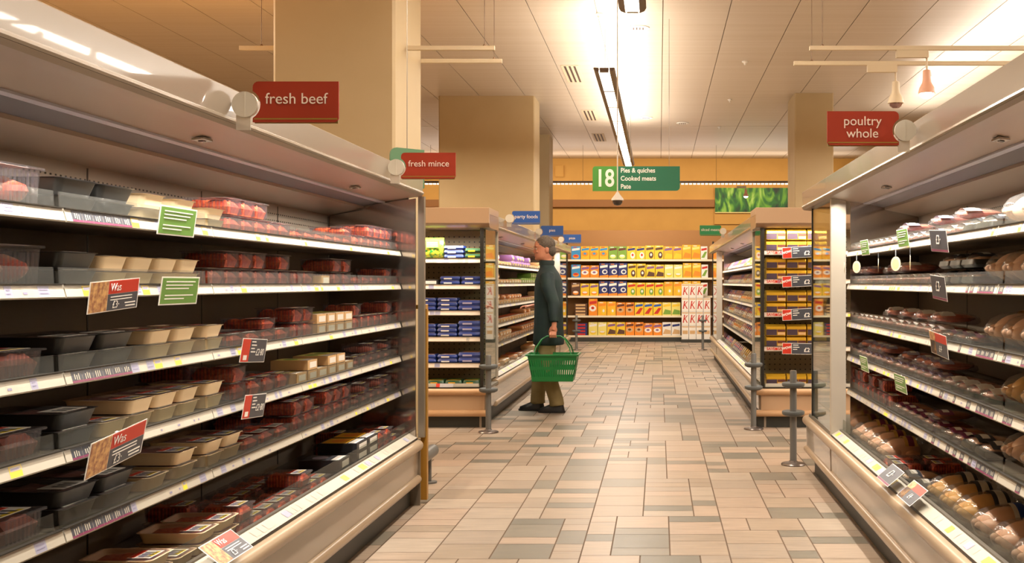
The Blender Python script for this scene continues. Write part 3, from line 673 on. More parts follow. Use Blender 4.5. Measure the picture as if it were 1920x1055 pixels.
NAMES = {'cream': 'cream tray of brown meat', 'black': 'black tray of dark meat', 'creamr': 'cream tray of red meat', 'mince': 'clear deep pack of mince', 'minceflat': 'clear flat pack of mince', 'joint': 'big clear pack of beef joints', 'pork': 'clear pack of pale sausages', 'deepdark': 'clear pack of dark steak', 'picbox': 'black box with orange picture', 'darkbox': 'black box with grey picture', 'yellowbox': 'yellow burger box', 'chicken': 'blue labelled whole chicken', 'cornfed': 'yellow whole chicken', 'plainbird': 'gold banded whole chicken', 'vacpale': 'clear pack of pale fillets', 'vacred': 'clear pack of lilac labelled fillets', 'vacdark': 'black tray of chicken portions', 'vacbrown': 'clear pack of roast pieces', 'blue1': 'thin blue packet', 'blue2': 'thick blue packet', 'greentray': 'green salad tray', 'pie1': 'tan pie pack', 'pie2': 'purple pie pack', 'pie3': 'brown pie pack', 'pie4': 'green pie pack', 'up1': 'pink sliced meat pack', 'up2': 'violet sliced meat pack', 'up3': 'cream sliced meat pack', 'up4': 'gold sliced meat pack', 'gold': 'gold and dark pack'}
CATS = {'meat_tray': 'meat tray', 'mince_pack': 'meat pack', 'joint_pack': 'meat pack', 'pork_pack': 'meat pack', 'steak_pack': 'meat pack', 'meal_box': 'meal box', 'burger_box': 'burger box', 'whole_chicken': 'chicken', 'poultry_pack': 'poultry pack', 'party_food_pack': 'food pack', 'salad_tray': 'food tray', 'pie_pack': 'pie pack', 'sliced_meat_pack': 'meat pack', 'gold_pack': 'food pack'}
used = {}
def put(key, loc, rz, label, group):
    t = PROTO[key][0]
    o = t if key not in used else copy_tree(t); used[key] = 1
    o.location = loc; o.rotation_euler = (0, 0, rz)
    tag(o, label, CATS[t.data.name.split('.')[0]], group)
SH = ['top', 'second', 'third', 'fourth', 'fifth', 'bottom']
def row(P, facing, z, u_front, segs, place, shelf, group, seed=0, alongX=False, endword='far', rev=True):
    """segs = [(key, t_start, t_end, stack, rows)]; items set side by side with their fronts at u_front"""
    q = random.Random(seed); items = []
    for key, a, b_, stack, rows in segs:
        _, d_, w_, h = PROTO[key]; pitch = w_+.006; n = max(1, int((b_-a+.004)/pitch)); sl = ((b_-a)-n*pitch)/max(1, n)
        for k in range(n):
            t = a+(k+.5)*(pitch+sl); st = stack if isinstance(stack, int) else q.choice(stack)
            for r_ in range(rows):
                stt = max(1, st-(1 if r_ and q.random() < .3 else 0))
                for l_ in range(stt):
                    if u_front+d_*(r_+1)+.008*r_ > DEPTH-.004: continue
                    items.append((t, r_, l_, stt, key, u_front+d_*(r_+.5)+.008*r_, z+l_*h, q.uniform(-.03, .03)*(0 if sl < .004 or key == 'joint' else 1), q.uniform(-.002, .002)))
    ts = sorted({i[0] for i in items}, reverse=rev); ci = {t: k for k, t in enumerate(ts)}
    multi = any(i[1] for i in items)
    for t, r_, l_, stt, key, u, zz, ja, jt in items:
        zz += .003 if 'chicken' in NAMES[key] else 0; x, y, _z = P(u, t+jt, zz)
        lab = '%s, %s %s, %s from %s end' % (NAMES[key], place, SH[shelf], ordn(ci[t]), endword)
        if multi: lab += ', ' + ('front row' if r_ == 0 else ('row behind' if r_ == 1 else 'third row'))
        if stt > 1: lab += [' base', ' upper', ' topmost', ' capping'][min(l_, 3)] if stt > 1 else ''
        assert len(lab.replace(',', '').split()) <= 16, lab
        put(key, (x, y, zz), facing+ja, lab, group)
def zt(z): return z-.0055
# left meat cabinet (facing +x)
G = 'meat packs in the left cabinet'
LROWS = [
 [('joint', 2.35, 2.785, 1, 1), ('black', 2.84, 3.26, 2, 1), ('cream', 3.27, 3.72, (1, 2), 1), ('creamr', 3.76, 3.95, 2, 1), ('mince', 3.97, 4.64, (1, 2), 1), ('minceflat', 4.68, 5.57, (1, 2), 1), ('mince', 5.61, 6.40, (1, 2), 1)],
 [('joint', 2.35, 2.785, 1, 1), ('black', 2.84, 3.05, 2, 1), ('cream', 3.06, 3.72, 2, 1), ('mince', 3.80, 4.64, (1, 2, 2), 1), ('mince', 4.68, 4.95, 1, 1), ('yellowbox', 4.96, 5.22, 1, 1), ('mince', 5.24, 5.57, (1, 2), 1), ('minceflat', 5.61, 6.40, (1, 2), 1)],
 [('deepdark', 2.39, 2.79, 1, 1), ('black', 2.84, 3.26, 2, 1), ('cream', 3.34, 3.70, 2, 1), ('cream', 3.76, 3.93, 2, 1), ('minceflat', 3.98, 4.64, (1, 2), 1), ('mince', 4.68, 4.95, 2, 1), ('yellowbox', 4.96, 5.54, 2, 1), ('mince', 5.61, 6.40, (1, 2), 1)],
 [('deepdark', 2.39, 2.79, 1, 1), ('black', 2.84, 3.05, 2, 1), ('cream', 3.06, 3.72, (2, 2, 1), 1), ('cream', 3.76, 3.93, 2, 1), ('mince', 4.0, 4.64, (1, 1, 2), 2), ('yellowbox', 4.68, 5.56, (1, 2), 1), ('pork', 5.61, 6.40, (1, 2), 1)],
 [('deepdark', 2.39, 2.79, 1, 1), ('black', 2.84, 3.27, (1, 2), 1), ('cream', 3.30, 3.72, (1, 2), 1), ('cream', 3.76, 4.10, 2, 1), ('minceflat', 4.12, 4.64, 1, 2), ('mince', 4.68, 5.56, (1, 2), 2), ('pork', 5.61, 6.40, (1, 2), 2)],
]
for li, segs in enumerate(LROWS): row(PL, 0, zt(SHZ[li]), .162, segs, 'left cabinet', li, G, 10+li)
row(PL, 0, .386, .116, [('creamr', 2.35, 3.95, (2, 3, 2), 2), ('mince', 3.97, 5.05, (2, 1, 2), 2), ('darkbox', 5.08, 5.42, 2, 1), ('picbox', 5.45, 5.87, 3, 1), ('mince', 5.90, 6.42, (1, 2), 2)], 'left cabinet', 5, G, 30)
# right poultry cabinet (facing -x)
G = 'poultry in the right cabinet'
RROWS = [
 [('chicken', 2.64, 3.85, 1, 1), ('vacdark', 3.86, 4.22, 1, 1), ('vacpale', 4.23, 4.57, (1, 2), 1), ('vacred', 4.62, 5.52, (1, 1, 2), 1), ('vacpale', 5.57, 6.56, 1, 1)],
 [('plainbird', 2.64, 4.05, 1, 1), ('vacdark', 4.06, 4.57, 2, 1), ('vacpale', 4.62, 5.52, (1, 2), 1), ('vacred', 5.57, 6.56, (1, 2), 1)],
 [('plainbird', 2.64, 4.06, 1, 1), ('vacbrown', 4.07, 4.57, 1, 1), ('vacpale', 4.62, 5.52, (1, 2), 1), ('vacpale', 5.57, 6.56, (1, 2), 1)],
 [('cornfed', 2.64, 3.86, 1, 1), ('vacpale', 3.88, 4.57, 1, 1), ('vacred', 4.62, 5.52, (1, 2), 2), ('vacred', 5.57, 6.56, (1, 2), 1)],
 [('chicken', 2.64, 3.86, 1, 1), ('vacdark', 3.88, 4.24, 1, 1), ('vacbrown', 4.26, 4.57, 1, 2), ('vacbrown', 4.62, 5.52, (1, 2), 1), ('mince', 5.57, 6.56, (1, 2), 1)],
]
for li, segs in enumerate(RROWS): row(PR, PI, zt(SHZ[li]), .162, segs, 'right cabinet', li, G, 50+li)
row(PR, PI, .386, .12, [('chicken', 2.72, 4.10, 1, 1), ('cornfed', 4.12, 4.75, 1, 1), ('vacdark', 4.77, 5.26, (1, 2), 2), ('mince', 5.28, 5.60, 1, 2), ('plainbird', 5.62, 6.56, 1, 1)], 'right cabinet', 5, G, 60)
# far cabinets
for li in range(6):
    z = zt(SHZ[li]) if li < 5 else .386; uf = .162 if li < 5 else .116
    q = random.Random(70+li); segL = []; segR = []
    for k in range(7):
        a = 10.79+.93*k; e = a+.90
        segL.append((q.choice(['pie1', 'pie2', 'pie3', 'pie3', 'pie4' if li < 2 else 'pie3']), a, e, q.choice([1, 2, (1, 2)]), 1))
        h = a+.45
        segR.append((q.choice(['up1', 'up2', 'up3']), a, h, 1, 1)); segR.append((q.choice(['up1', 'up2', 'up4' if li in (0, 5) else 'up3']), h, e, 1, 1))
    row(PFL, 0, z, uf, segL, 'far left cabinet', li, 'pie packs in the far left cabinet', 80+li)
    row(PFR, PI, z, uf+.01, segR, 'far right cabinet', li, 'sliced meat packs in the far right cabinet', 90+li)
# endcaps (facing -y)
for li, z in enumerate(ECL+[.390]):
    segs = [('greentray', -2.52, -1.68, 1, 1)] if li == 5 else [('blue1', -2.49, -1.89, (2, 3), 1), ('blue2', -1.895, -1.665, (2, 2, 3), 1)]
    if li == 0: segs = [('blue1', -2.025, -1.83, 3, 1), ('greentray', -1.828, -1.66, 2, 1)]
    if li == 1: segs = [('darkbox', -2.25, -2.07, 1, 1), ('blue1', -2.065, -1.665, 2, 1)]
    row(PE, -PI/2, zt(z) if li < 5 else .386, .11, segs, 'left cabinet end', li, 'packs on the left cabinet end', 110+li, endword='right', rev=True)
for li, z in enumerate(ECR+[.390]):
    row(PE, -PI/2, zt(z) if li < 4 else .386, .11, [('gold', 1.0, 1.58, 2 if li < 4 else 1, 1)], 'right cabinet end', li if li < 4 else 5, 'gold packs on the right cabinet end', 120+li, endword='left', rev=False)
# unplaced prototypes are removed
for k_, v_ in PROTO.items():
    if k_ not in used:
        for ch in list(v_[0].children): bpy.data.objects.remove(ch)
        bpy.data.objects.remove(v_[0])

# ------------------------------------------------------------------ hanging signs on the headers
signred = mat('sign_red', (158, 46, 10), .6); signblue = mat('sign_blue', (40, 84, 156), .4); signgreen = mat('sign_green', (30, 128, 72), .4); letter = mat('sign_letter', (250, 232, 212), .5)
discm = mat('clip_disc', (216, 208, 190), .4)
def header_sign(word, col, colname, X, Y, Z, d, size, where, lines=1, back=None):
    r = empty('header_sign', (X, Y, Z)); tag(r, '%s sign reading %s on %s' % (colname, word.replace('\n', ' '), where), 'sign')
    pts = [(.026, -.059), (.026, -.045)]+[(.052*math.cos(a), .052*math.sin(a)) for a in [(-1.04+2.08*k/8) for k in range(9)]]+[(.026, .045), (.026, .058)]
    pts += [(.045-.019*math.cos(a), .058+.019*math.sin(a)) for a in (.4, .8, 1.2)]+[(.045, .077), (.313, .077), (.313, -.045), (.309, -.053), (.300, -.059)]
    mb = MB(); mb.loft([[(d*a, y, z) for a, z in pts] for y in (-.004, .004)]); mb.build('sign_panel', col, r, 0)
    mb = MB(); mb.box(*(sorted((d*.03, d*.309))), .004, .010, -.062, -.046); mb.box(*(sorted((d*.03, d*.309))), -.0046, -.004, -.050, -.046); mb.build('edge_strip', mat('edge_olive', (150, 128, 50), .4), r, 0)
    mb = MB(); mb.cyl((0, -.008, 0), (0, .008, 0), .043, n=28); mb.box(-.002, .002, -.0095, .0, -.04, .04); mb.build('clip_disc', discm, r)
    mb = MB(); mb.box(-.030, .018, -.003, .003, -.085, -.035); mb.build('bracket', clear('bracket_clear', (236, 228, 214), .3, .1, haze=.5), r, 0)
    text('lettering', word, size, (d*.172, -.0056, .018 if lines == 1 else .012), (PI/2, 0, 0), letter, r, sx=1)
header_sign('fresh beef', signred, 'red', -1.385, 3.57, 1.946, 1, .052, 'the left cabinet header nearest the camera')
header_sign('fresh mince', signred, 'red', -1.385, 5.62, 1.958, 1, .046, 'the left cabinet header before the square column')
header_sign('poultry\nwhole', signred, 'red', .985, 4.27, 1.959, -1, .052, 'the right cabinet header', 2)
header_sign('party foods', signblue, 'blue', -1.535, 10.95, 2.01, 1, .052, 'the far left header nearest its corner')
header_sign('pies', signblue, 'blue', -1.535, 13.6, 2.00, 1, .05, 'the far left header above the shopper')
header_sign('pizza', signblue, 'blue', -1.535, 16.7, 2.03, 1, .05, 'the far left header farthest away')
header_sign('sliced meats', signgreen, 'green', .855, 14.25, 2.04, -1, .05, 'the far right header')
# big aisle sign
r = empty('aisle_sign', (-.313, 14.6, 2.775)); tag(r, 'green hanging aisle sign reading 18 Pies & quiches, Cooked meats, Pate', 'sign')
def rplate(x0_, x1_, z0, z1, y0_, y1_, rt, rb, m_):
    pts = [(x0_, z0)]+([(x1_-rb+rb*math.sin(a), z0+rb-rb*math.cos(a)) for a in (0, .4, .8, 1.2, PI/2)] if rb else [(x1_, z0)])+[(x1_, z1)]
    pts += ([(x0_+rt-rt*math.sin(a), z1-rt+rt*math.cos(a)) for a in (0, .4, .8, 1.2, PI/2)] if rt else [(x0_, z1)])
    m_.loft([[(a, y, z) for a, z in pts] for y in (y0_, y1_)])
mb = MB(); rplate(-.26, .597, -.165, .168, -.01, .01, 0, .05, mb); mb.build('sign_panel', mat('sign_teal', (24, 110, 76), .4), r, 0)
mb = MB(); rplate(-.597, -.2605, -.17, .168, -.01, .01, .04, 0, mb); mb.build('number_panel', mat('sign_lime', (74, 146, 56), .4), r, 0)
whl = mat('sign_white', (250, 246, 236), .5)
text('number', '18', .33, (-.43, -.0115, -.005), (PI/2, 0, 0), whl, r, bold=.006, sx=.80)
for i_, (tx, zz) in enumerate((('Pies & quiches', .110), ('Cooked meats', .0), ('Pate', -.110))): text('lettering', tx, .088, (-.215, -.0115, zz), (PI/2, 0, 0), whl, r, 'LEFT', bold=.0018, sx=.93)
mb = MB(); [mb.cyl((x, 0, .168), (x, 0, ZC-2.776), .003, n=6) for x in (-.08, .45)]; mb.build('hanging_wire', steel, r, 0)
# small green sign behind the mince sign, seen at an angle
r = empty('hanging_sign', (-1.74, 7.25, 2.10), .75); tag(r, 'plain green sign hanging at an angle behind the fresh mince sign', 'sign')
mb = MB(); rplate(-.10, .16, -.1, .165, -.006, .006, .05, 0, mb); mb.build('sign_panel', mat('sign_moss', (84, 124, 88), .4), r, 0)
mb = MB(); mb.cyl((.03, 0, .165), (.03, 0, ZC-2.1), .003, n=6); mb.build('hanging_wire', steel, r, 0)

# ------------------------------------------------------------------ aisle light fittings
bronze = mat('fitting_bronze', (108, 92, 78), .4, .3); tubeglow = emis('tube_glow', (255, 246, 226), 4.5)
def fitting(x, y0_, y1_, z, label, cell=1.36):
    r = empty('aisle_light', (x, 0, z)); tag(r, label, 'ceiling light')
    P = lambda a, t, b: (a, t, b); n = max(1, round((y1_-y0_)/cell)); c = (y1_-y0_)/n
    mb = MB()
    for sx in (-1, 1): mb.prism([(sx*.069, 0), (sx*.115, .018), (sx*.135, .05), (sx*.12, .055), (sx*.069, .05)], y0_, y1_, P)
    for t in (y0_, y1_): mb.prism([(-.055, 0), (.055, 0), (.055, .05), (-.055, .05)], t-.06 if t == y1_ else t, t if t == y1_ else t+.06, P)
    mb.build('housing', bronze, r)
    for k in range(n):
        mb = MB(); a = y0_+k*c+(.062 if k == 0 else .018); e = y0_+(k+1)*c-(.062 if k == n-1 else .018)
        mb.box(-.068, .068, a, e, -.001, .03); mb.build('diffuser', tubeglow, r, 0)
    mb = MB()
    for k in range(1, n): mb.box(-.069, .069, y0_+k*c-.022, y0_+k*c+.022, -.006, .04)
    mb.build('cross_bar', bronze, r, 0)
    mb = MB()
    for k in range(3):
        t = y0_+.3+(y1_-y0_-.6)*k/2
        mb.cyl((0, t, .05), (0, t, ZC-z), .003, n=5)
    mb.build('hanging_wire', steel, r, 0)
fitting(-.26, 1.6, 10.45, 3.99, 'long bronze light fitting hanging at the top edge, nearest the camera')
fitting(-.69, 13.35, 24.2, 3.99, 'long bronze light fitting hanging above the green aisle sign')

# lighting tracks with spots
trackm = mat('track_cream', (214, 196, 164), .45)
def track(x0_, x1_, y, label, wires):
    r = empty('lighting_track', (x0_, y, 3.19)); tag(r, label, 'lighting track', None)
    mb = MB(); mb.box(0, x1_-x0_, -.018, .018, -.016, .016); mb.build('track_bar', trackm, r, 0)
    mb = MB()
    for wx in wires: mb.cyl((wx-x0_, 0, .016), (wx-x0_, 0, .034), .018, .004, 10); mb.cyl((wx-x0_, 0, .03), (wx-x0_, 0, ZC-3.19), .0025, n=5)
    mb.build('hanging_wire', mat('wire_dark', (110, 84, 60), .5), r, 0)
track(1.18, 7.5, 8.37, 'cream lighting track over the right cabinet carrying the lit spot', (1.28, 3.6))
track(1.13, 7.5, 8.95, 'cream lighting track over the right cabinet carrying the unlit spot', (1.28, 3.6))
track(-1.975, -1.29, 8.37, 'cream lighting track stub right of the big column, upper one', (-1.37,))
track(-1.975, -1.305, 8.86, 'cream lighting track stub right of the big column, lower one', (-1.37,))
track(-3.29, -2.93, 8.37, 'cream lighting track stub left of the big column', (-3.12,))
def spot(x, y, zt_, stem, lit, label, dz=.0, tilt=0, big=1):
    r = empty('spotlight', (x, y, zt_)); tag(r, label, 'spotlight')
    mb = MB(); mb.box(-.24, .01, -.017, .017, -.075, -.0165); mb.build('control_gear', trackm, r, 0)
    mb = MB(); mb.cyl((0, 0, -.05), (0, 0, -stem), .008, n=8); mb.tube([(.0, .0, -stem), (.03, 0, -stem-.015), (.033, 0, -stem-.05)], .004); mb.build('stem', trackm, r)
    mb = MB(); mb.lathe([(.018, 0), (.030, -.006), (.032, -.07), (.036, -.10), (.058, -.14), (.066, -.175), (.066, -.185), (.058, -.187), (.05, -.16), (.01, -.12)], (0, 0, -stem), 20)
    mb.build('lamp_head', mat('spot_pink', (226, 170, 140), .4) if lit else trackm, r, 50)
    mb = MB(); mb.lathe([(.0, -.13), (.045, -.152), (.055, -.182), (.050, -.205), (.03, -.222), (.001, -.228)], (0, 0, -stem), 18)
    mb.build('bulb', emis('bulb_glow', (255, 226, 196), 22) if lit else mat('bulb_off', (150, 120, 116), .15, .6), r, 60)
    if lit:
        l = bpy.data.lights.new('spot_lamp', 'SPOT'); l.energy = 60; l.color = (1, .8, .6); l.spot_size = 2.0; l.shadow_soft_size = .05
        o = bpy.data.objects.new('spot_lamp', l); C.objects.link(o); o.location = (x, y, zt_-stem-.20)
spot(2.10, 8.37, 3.19, .17, True, 'lit spotlight hanging over the right cabinet')
spot(1.985, 8.95, 3.19, .15, False, 'unlit spotlight hanging beside the lit one over the right cabinet')
# row of small lamps hung before the far wall, with its own spot
r = empty('light_trough', (0, 28, 3.93)); tag(r, 'grey trough with a row of tiny lit slots before the yellow wall', 'light fitting')
mb = MB(); mb.box(-7.5, 4.6, -.05, .05, .03, .09); mb.build('trough', mat('trough_grey', (150, 136, 124), .5), r, 0)
mb = MB(); x = -7.4
while x < 4.5: mb.box(x, x+.07, -.04, .04, -.0, .029); x += .105
mb.build('lit_slots', emis('slot_glow', (255, 232, 196), 2.2), r, 0)
mb = MB(); [mb.cyl((wx, 0, .09), (wx, 0, ZC-3.93), .004, n=5) for wx in (-6, -2, 1.5, 4)]; mb.build('hanging_wire', steel, r, 0)
spot(2.27, 27.93, 3.9, .10, True, 'small lit spotlight before the green leaf picture')
# ceiling fittings
for i, (y0_, y1_) in enumerate(((17.7, 19.2), (22.3, 23.7), (25.8, 27.2))):
    mb = MB(); mb.box(-1.64, -1.34, y0_, y1_, ZC-.008, ZC-.001)
    for k in range(3): mb.box(-1.59+.08*k, -1.555+.08*k, y0_+.05, y1_-.05, ZC-.0095, ZC-.008, 1)
    tag(mb.build('air_vent', [mat('vent_cream', (214, 196, 166), .5), mat('vent_slot', (70, 48, 40), .6)], None, 0), 'slotted ceiling air vent, %s of the three in line' % ['nearest', 'middle', 'farthest'][i], 'air vent')
for i, (x, y, rad, nm, lb) in enumerate(((-.29, 15.1, .14, 'speaker_grille', 'round recessed ceiling disc just past the near light fitting'), (-.28, 23.3, .13, 'speaker_grille', 'round recessed ceiling disc beside the far light fitting'), (.53, 24.1, .13, 'smoke_detector', 'round white ceiling disc right of the far light fitting'),
        (-.80, 14.3, .05, 'smoke_detector', 'small round detector left of the near light fitting'), (1.4, 17.4, .05, 'sprinkler', 'nearest small sprinkler head on the right ceiling'), (1.39, 21, .04, 'sprinkler', 'middle small sprinkler head on the right ceiling'), (1.39, 24.7, .04, 'sprinkler', 'farthest small sprinkler head on the right ceiling'))):
    mb = MB(); mb.lathe([(rad*1.1, -.001), (rad*1.1, -.012), (rad*.9, -.02), (rad*.75, -.012), (rad*.3, -.014), (0.001, -.012)] if rad > .1 else [(rad, -.001), (rad, -.015), (rad*.4, -.03), (rad*.3, -.06), (0.001, -.06)], (x, y, ZC), 20)
    if rad > .1:
        for k in range(4): mb.box(x-rad*.6+k*rad*.32, x-rad*.45+k*rad*.32, y-rad*.4, y+rad*.4, ZC-.019, ZC-.0145, 1)
    tag(mb.build(nm, [white, mat('vent_slot')], None, 40), lb, nm.replace('_', ' '))
# dome camera on a pole
r = empty('dome_camera', (-.50, 12.8, 2.34)); tag(r, 'white dome camera on a thin pole below the aisle sign', 'camera')
mb = MB(); mb.cyl((0, 0, .08), (0, 0, ZC-2.34), .007, n=8); mb.build('pole', white, r)
mb = MB(); mb.lathe([(.012, .10), (.03, .07), (.07, .02), (.075, 0), (.06, -.005)], n=20); mb.build('camera_cap', white, r)
mb = MB(); mb.lathe([(.06, -.005), (.058, -.03), (.04, -.055), (.001, -.065)], n=20); mb.build('camera_dome', mat('dome_dark', (60, 50, 40), .1), r, 60)
# leaf picture on the wall
lm = bpy.data.materials.new('leaf_picture'); lm.use_nodes = True; nt = lm.node_tree; b = nt.nodes['Principled BSDF']; L = nt.links.new; N = nt.nodes.new
tc = N('ShaderNodeTexCoord'); mpp = N('ShaderNodeMapping'); mpp.inputs['Scale'].default_value = (1, 1, .45); mpp.inputs['Rotation'].default_value = (0, .6, 0); L(tc.outputs['Object'], mpp.inputs[0]); wv = N('ShaderNodeTexNoise'); wv.inputs['Scale'].default_value = 3.2; wv.inputs['Detail'].default_value = 2; wv.inputs['Distortion'].default_value = 1.6
rp = N('ShaderNodeValToRGB'); rp.color_ramp.elements[0].position = .32; rp.color_ramp.elements[1].position = .72; rp.color_ramp.elements[0].color = lin((16, 44, 34)); rp.color_ramp.elements[1].color = lin((176, 220, 110)); e = rp.color_ramp.elements.new(.48); e.color = lin((30, 110, 40)); e = rp.color_ramp.elements.new(.60); e.color = lin((110, 176, 50))
L(mpp.outputs[0], wv.inputs['Vector']); L(wv.outputs[0], rp.inputs[0]); L(rp.outputs[0], b.inputs['Base Color'])
r = empty('leaf_picture', (1.62, 30.9, 3.40)); tag(r, 'wide picture of bright green leaves on the yellow wall', 'picture')
mb = MB(); mb.box(0, 3.0, 0, .04, 0, .70); mb.build('print', lm, r, 0)
mb = MB(); mb.box(0, 3.0, -.01, .05, -.03, -.001); mb.build('lower_ledge', mat('ledge_cream', (230, 210, 140), .5), r, 0)
mb = MB(); mb.box(-.02, 3.02, .05, .09, -.35, .72); mb.build('backing_board', wallm, r, 0)
mb = MB(); mb.box(-3.02, -2.77, 30.93, 30.999, 4.42, 4.76); mb.box(-3.0, -2.79, 30.925, 30.93, 4.44, 4.74); tag(mb.build('wall_box', wallm, None, 0), 'small square yellow box mounted high on the yellow wall', 'wall box')

# ------------------------------------------------------------------ bollards
def bollard(x, y, label, ztop=.70, rz=(.595, .385)):
    r = empty('trolley_bollard', (x, y, 0)); tag(r, label, 'bollard', 'grey trolley bollards')
    mb = MB(); mb.lathe([(.088, 0), (.092, .006), (.086, .014), (.05, .02), (.032, .026), (.03, .032)], n=28); mb.build('base_plate', mat('scuffed_steel', (140, 132, 126), .3, .7, noise=(30, (96, 84, 78), .6)), r, 40)
    mb = MB(); mb.lathe([(.0255, .02), (.0255, ztop-.012), (.022, ztop), (.004, ztop+.001)], n=20); mb.build('post', postgrey, r, 40)
    for z in rz:
        mb = MB(); mb.lathe([(.027, z-.020), (.060, z-.022), (.082, z-.010), (.085, z+.004), (.082, z+.014), (.074, z+.017), (.060, z+.012), (.027, z+.012)], n=28); mb.build('bumper_ring', ringrub, r, 50)
bollard(.996, 7.92, 'grey bollard with two rubber rings before the glass pane, largest')
bollard(.872, 9.84, 'grey bollard at the corner of the gold pack cabinet end')
bollard(-1.54, 9.62, 'grey bollard at the corner of the blue packet cabinet end')
bollard(-1.66, 21.4, 'tiny grey bollard before the cereal shelves, left one')
bollard(.875, 21.4, 'tiny grey bollard before the cereal shelves, right one')
r = empty('bumper_rail', (-1.55, 7.0, 0)); tag(r, 'short grey tubular bumper rail low behind the left cabinet end', 'bumper rail')
mb = MB(); mb.cyl((0, -.42, .205), (0, .30, .205), .042, n=20); mb.build('rail_tube', postgrey, r)
for yy in (-.3, .2):
    mb = MB(); mb.cyl((0, yy, .01), (0, yy, .17), .014, n=12); mb.cyl((0, yy, 0), (0, yy, .012), .05, n=20); mb.build('rail_post', postgrey, r)

# ------------------------------------------------------------------ cards clipped to the shelf rails
def card(side, X, y0_, y1_, zc, h, style, label, tilt=0, lean=8, words=None):
    """flat printed card facing the aisle; side -1 left cabinet, 1 right"""
    w_ = y1_-y0_; r = empty('shelf_card', (side*X, (y0_+y1_)/2, zc)); tag(r, label, 'price card')
    r.rotation_euler = (math.radians(tilt), -side*math.radians(lean), 0)   # local: x across, faces the aisle
    f = -side      # direction of the face
    mb = MB()
    def rect(a, b_, c, d, off, m): # a,b along width as read (0..1 left to right), c,d height 0..1
        # reading left to right goes towards +y on the left cabinet, towards -y on the right one
        ya, yb = ((-w_/2+a*w_, -w_/2+b_*w_) if side < 0 else (w_/2-a*w_, w_/2-b_*w_))
        mb.box(*sorted((f*off, f*(off+.0008))), *sorted((ya, yb)), -h/2+c*h, -h/2+d*h, m)
    rect(0, 1, 0, 1, 0, 0)
    ms_ = [white, greenp, slate, redp, mat('photo_brown', (150, 96, 66), .4, noise=(60, (216, 170, 110), .8)), maroonp]
    rot = (PI/2, 0, PI/2 if side < 0 else -PI/2)
    def tx(bd, size, a, c, m, sh=0): text('lettering', bd, size, (f*.0032, (-w_/2+a*w_) if side < 0 else (w_/2-a*w_), -h/2+c*h), rot, m, r, 'CENTER', ext=.0003, shear=sh)
    if style == 'green':
        rect(.03, .97, .05, .95, .0008, 1)
        for k in range(6):
            if k == 3: continue
            rect(.12, .12+[.76, .7, .6, 0, .74, .5][k], .80-.12*k, .84-.12*k, .0016, 0)
    elif style == 'offer':
        rect(.02, .36, .03, .97, .0008, 4); rect(.37, .98, .56, .97, .0008, 3); rect(.37, .98, .03, .55, .0008, 2)
        tx('Was', h*.36, .5, .76, white, .1); tx('\u00a33\u00b7', h*.34, .53, .2, white)
        for k in range(2): rect(.42, .86, .44-.09*k, .47-.09*k, .0016, 0)
        rect(.72, .94, .2, .24, .0016, 0); rect(.74, .94, .1, .14, .0016, 0)
    elif style == 'price':
        rect(.02, .32, .03, .97, .0008, 3); rect(.33, .98, .03, .97, .0008, 2)
        tx('\u00a32\u00b780', h*.40, .72, .42, white, .2)
        for k in range(4): rect(.37, .37+[.16, .2, .14, .18][k], .84-.14*k, .89-.14*k, .0016, 0)
        rect(.10, .24, .1, .3, .0016, 0)
    elif style == 'dark':
        rect(.02, .98, .12, .97, .0008, 2); rect(.02, .98, .02, .11, .0008, 5); tx(words or '\u00a33\u00b7', h*.6, .5, .54, white, .15)
    elif style == 'redtop':
        rect(.02, .98, .03, .60, .0008, 2); rect(.35, .98, .60, .97, .0008, 3); rect(.02, .34, .03, .97, .0008, 4); tx('\u00a34\u00b7', h*.4, .62, .33, white, .15)
    mb.build('card_face', ms_, r, 0)
    mb = MB(); mb.box(*sorted((f*-.012, f*-.001)), -.006, .006, h*.2, h*.45); mb.build('clip', white, r, 0)
card(-1, 1.535, 3.27, 3.53, 1.545, .092, 'green', 'green text card on the top left shelf')
card(-1, 1.535, 3.28, 3.55, 1.325, .090, 'green', 'green text card on the second left shelf')
card(-1, 1.53, 2.86, 3.13, 1.315, .088, 'offer', 'red and grey offer card with food photo, second left shelf', 3)
card(-1, 1.53, 3.90, 4.15, 1.095, .090, 'price', 'red and grey price card on the third left shelf', -4)
card(-1, 1.53, 3.92, 4.14, .885, .090, 'price', 'red and grey price card on the fourth left shelf', -4)
card(-1, 1.525, 2.85, 3.15, .885, .105, 'offer', 'red and grey offer card with food photo, fourth left shelf', 6, 14)
card(-1, 1.44, 3.42, 3.68, .47, .10, 'offer', 'red and grey offer card lying on the bottom left rail', 0, -52)
card(1, 1.135, 4.20, 4.46, 1.52, .090, 'dark', 'grey handwritten price card on the top right shelf', 3)
card(1, 1.135, 4.22, 4.44, 1.33, .100, 'dark', 'grey handwritten price card on the second right shelf', 3)
card(1, 1.135, 4.20, 4.46, 1.10, .095, 'redtop', 'orange topped price card on the third right shelf', 3)
for i, (y0_, y1_, z, nm) in enumerate(((4.88, 5.10, 1.56, 'nearer green card on the top right shelf'), (5.80, 6.02, 1.545, 'farther green card on the top right shelf'), (4.92, 5.16, .875, 'nearer green card on the fourth right shelf'), (5.82, 6.04, .90, 'farther green card on the fourth right shelf'))):
    card(1, 1.14, y0_, y1_, z, .085, 'green', nm)
card(1, 1.062, 4.78, 5.02, .468, .10, 'dark', 'shiny grey card on the bottom right rail, farther one', 0, -50)
card(1, 1.062, 4.36, 4.60, .468, .10, 'redtop', 'shiny grey and red card on the bottom right rail, nearer one', 0, -50)
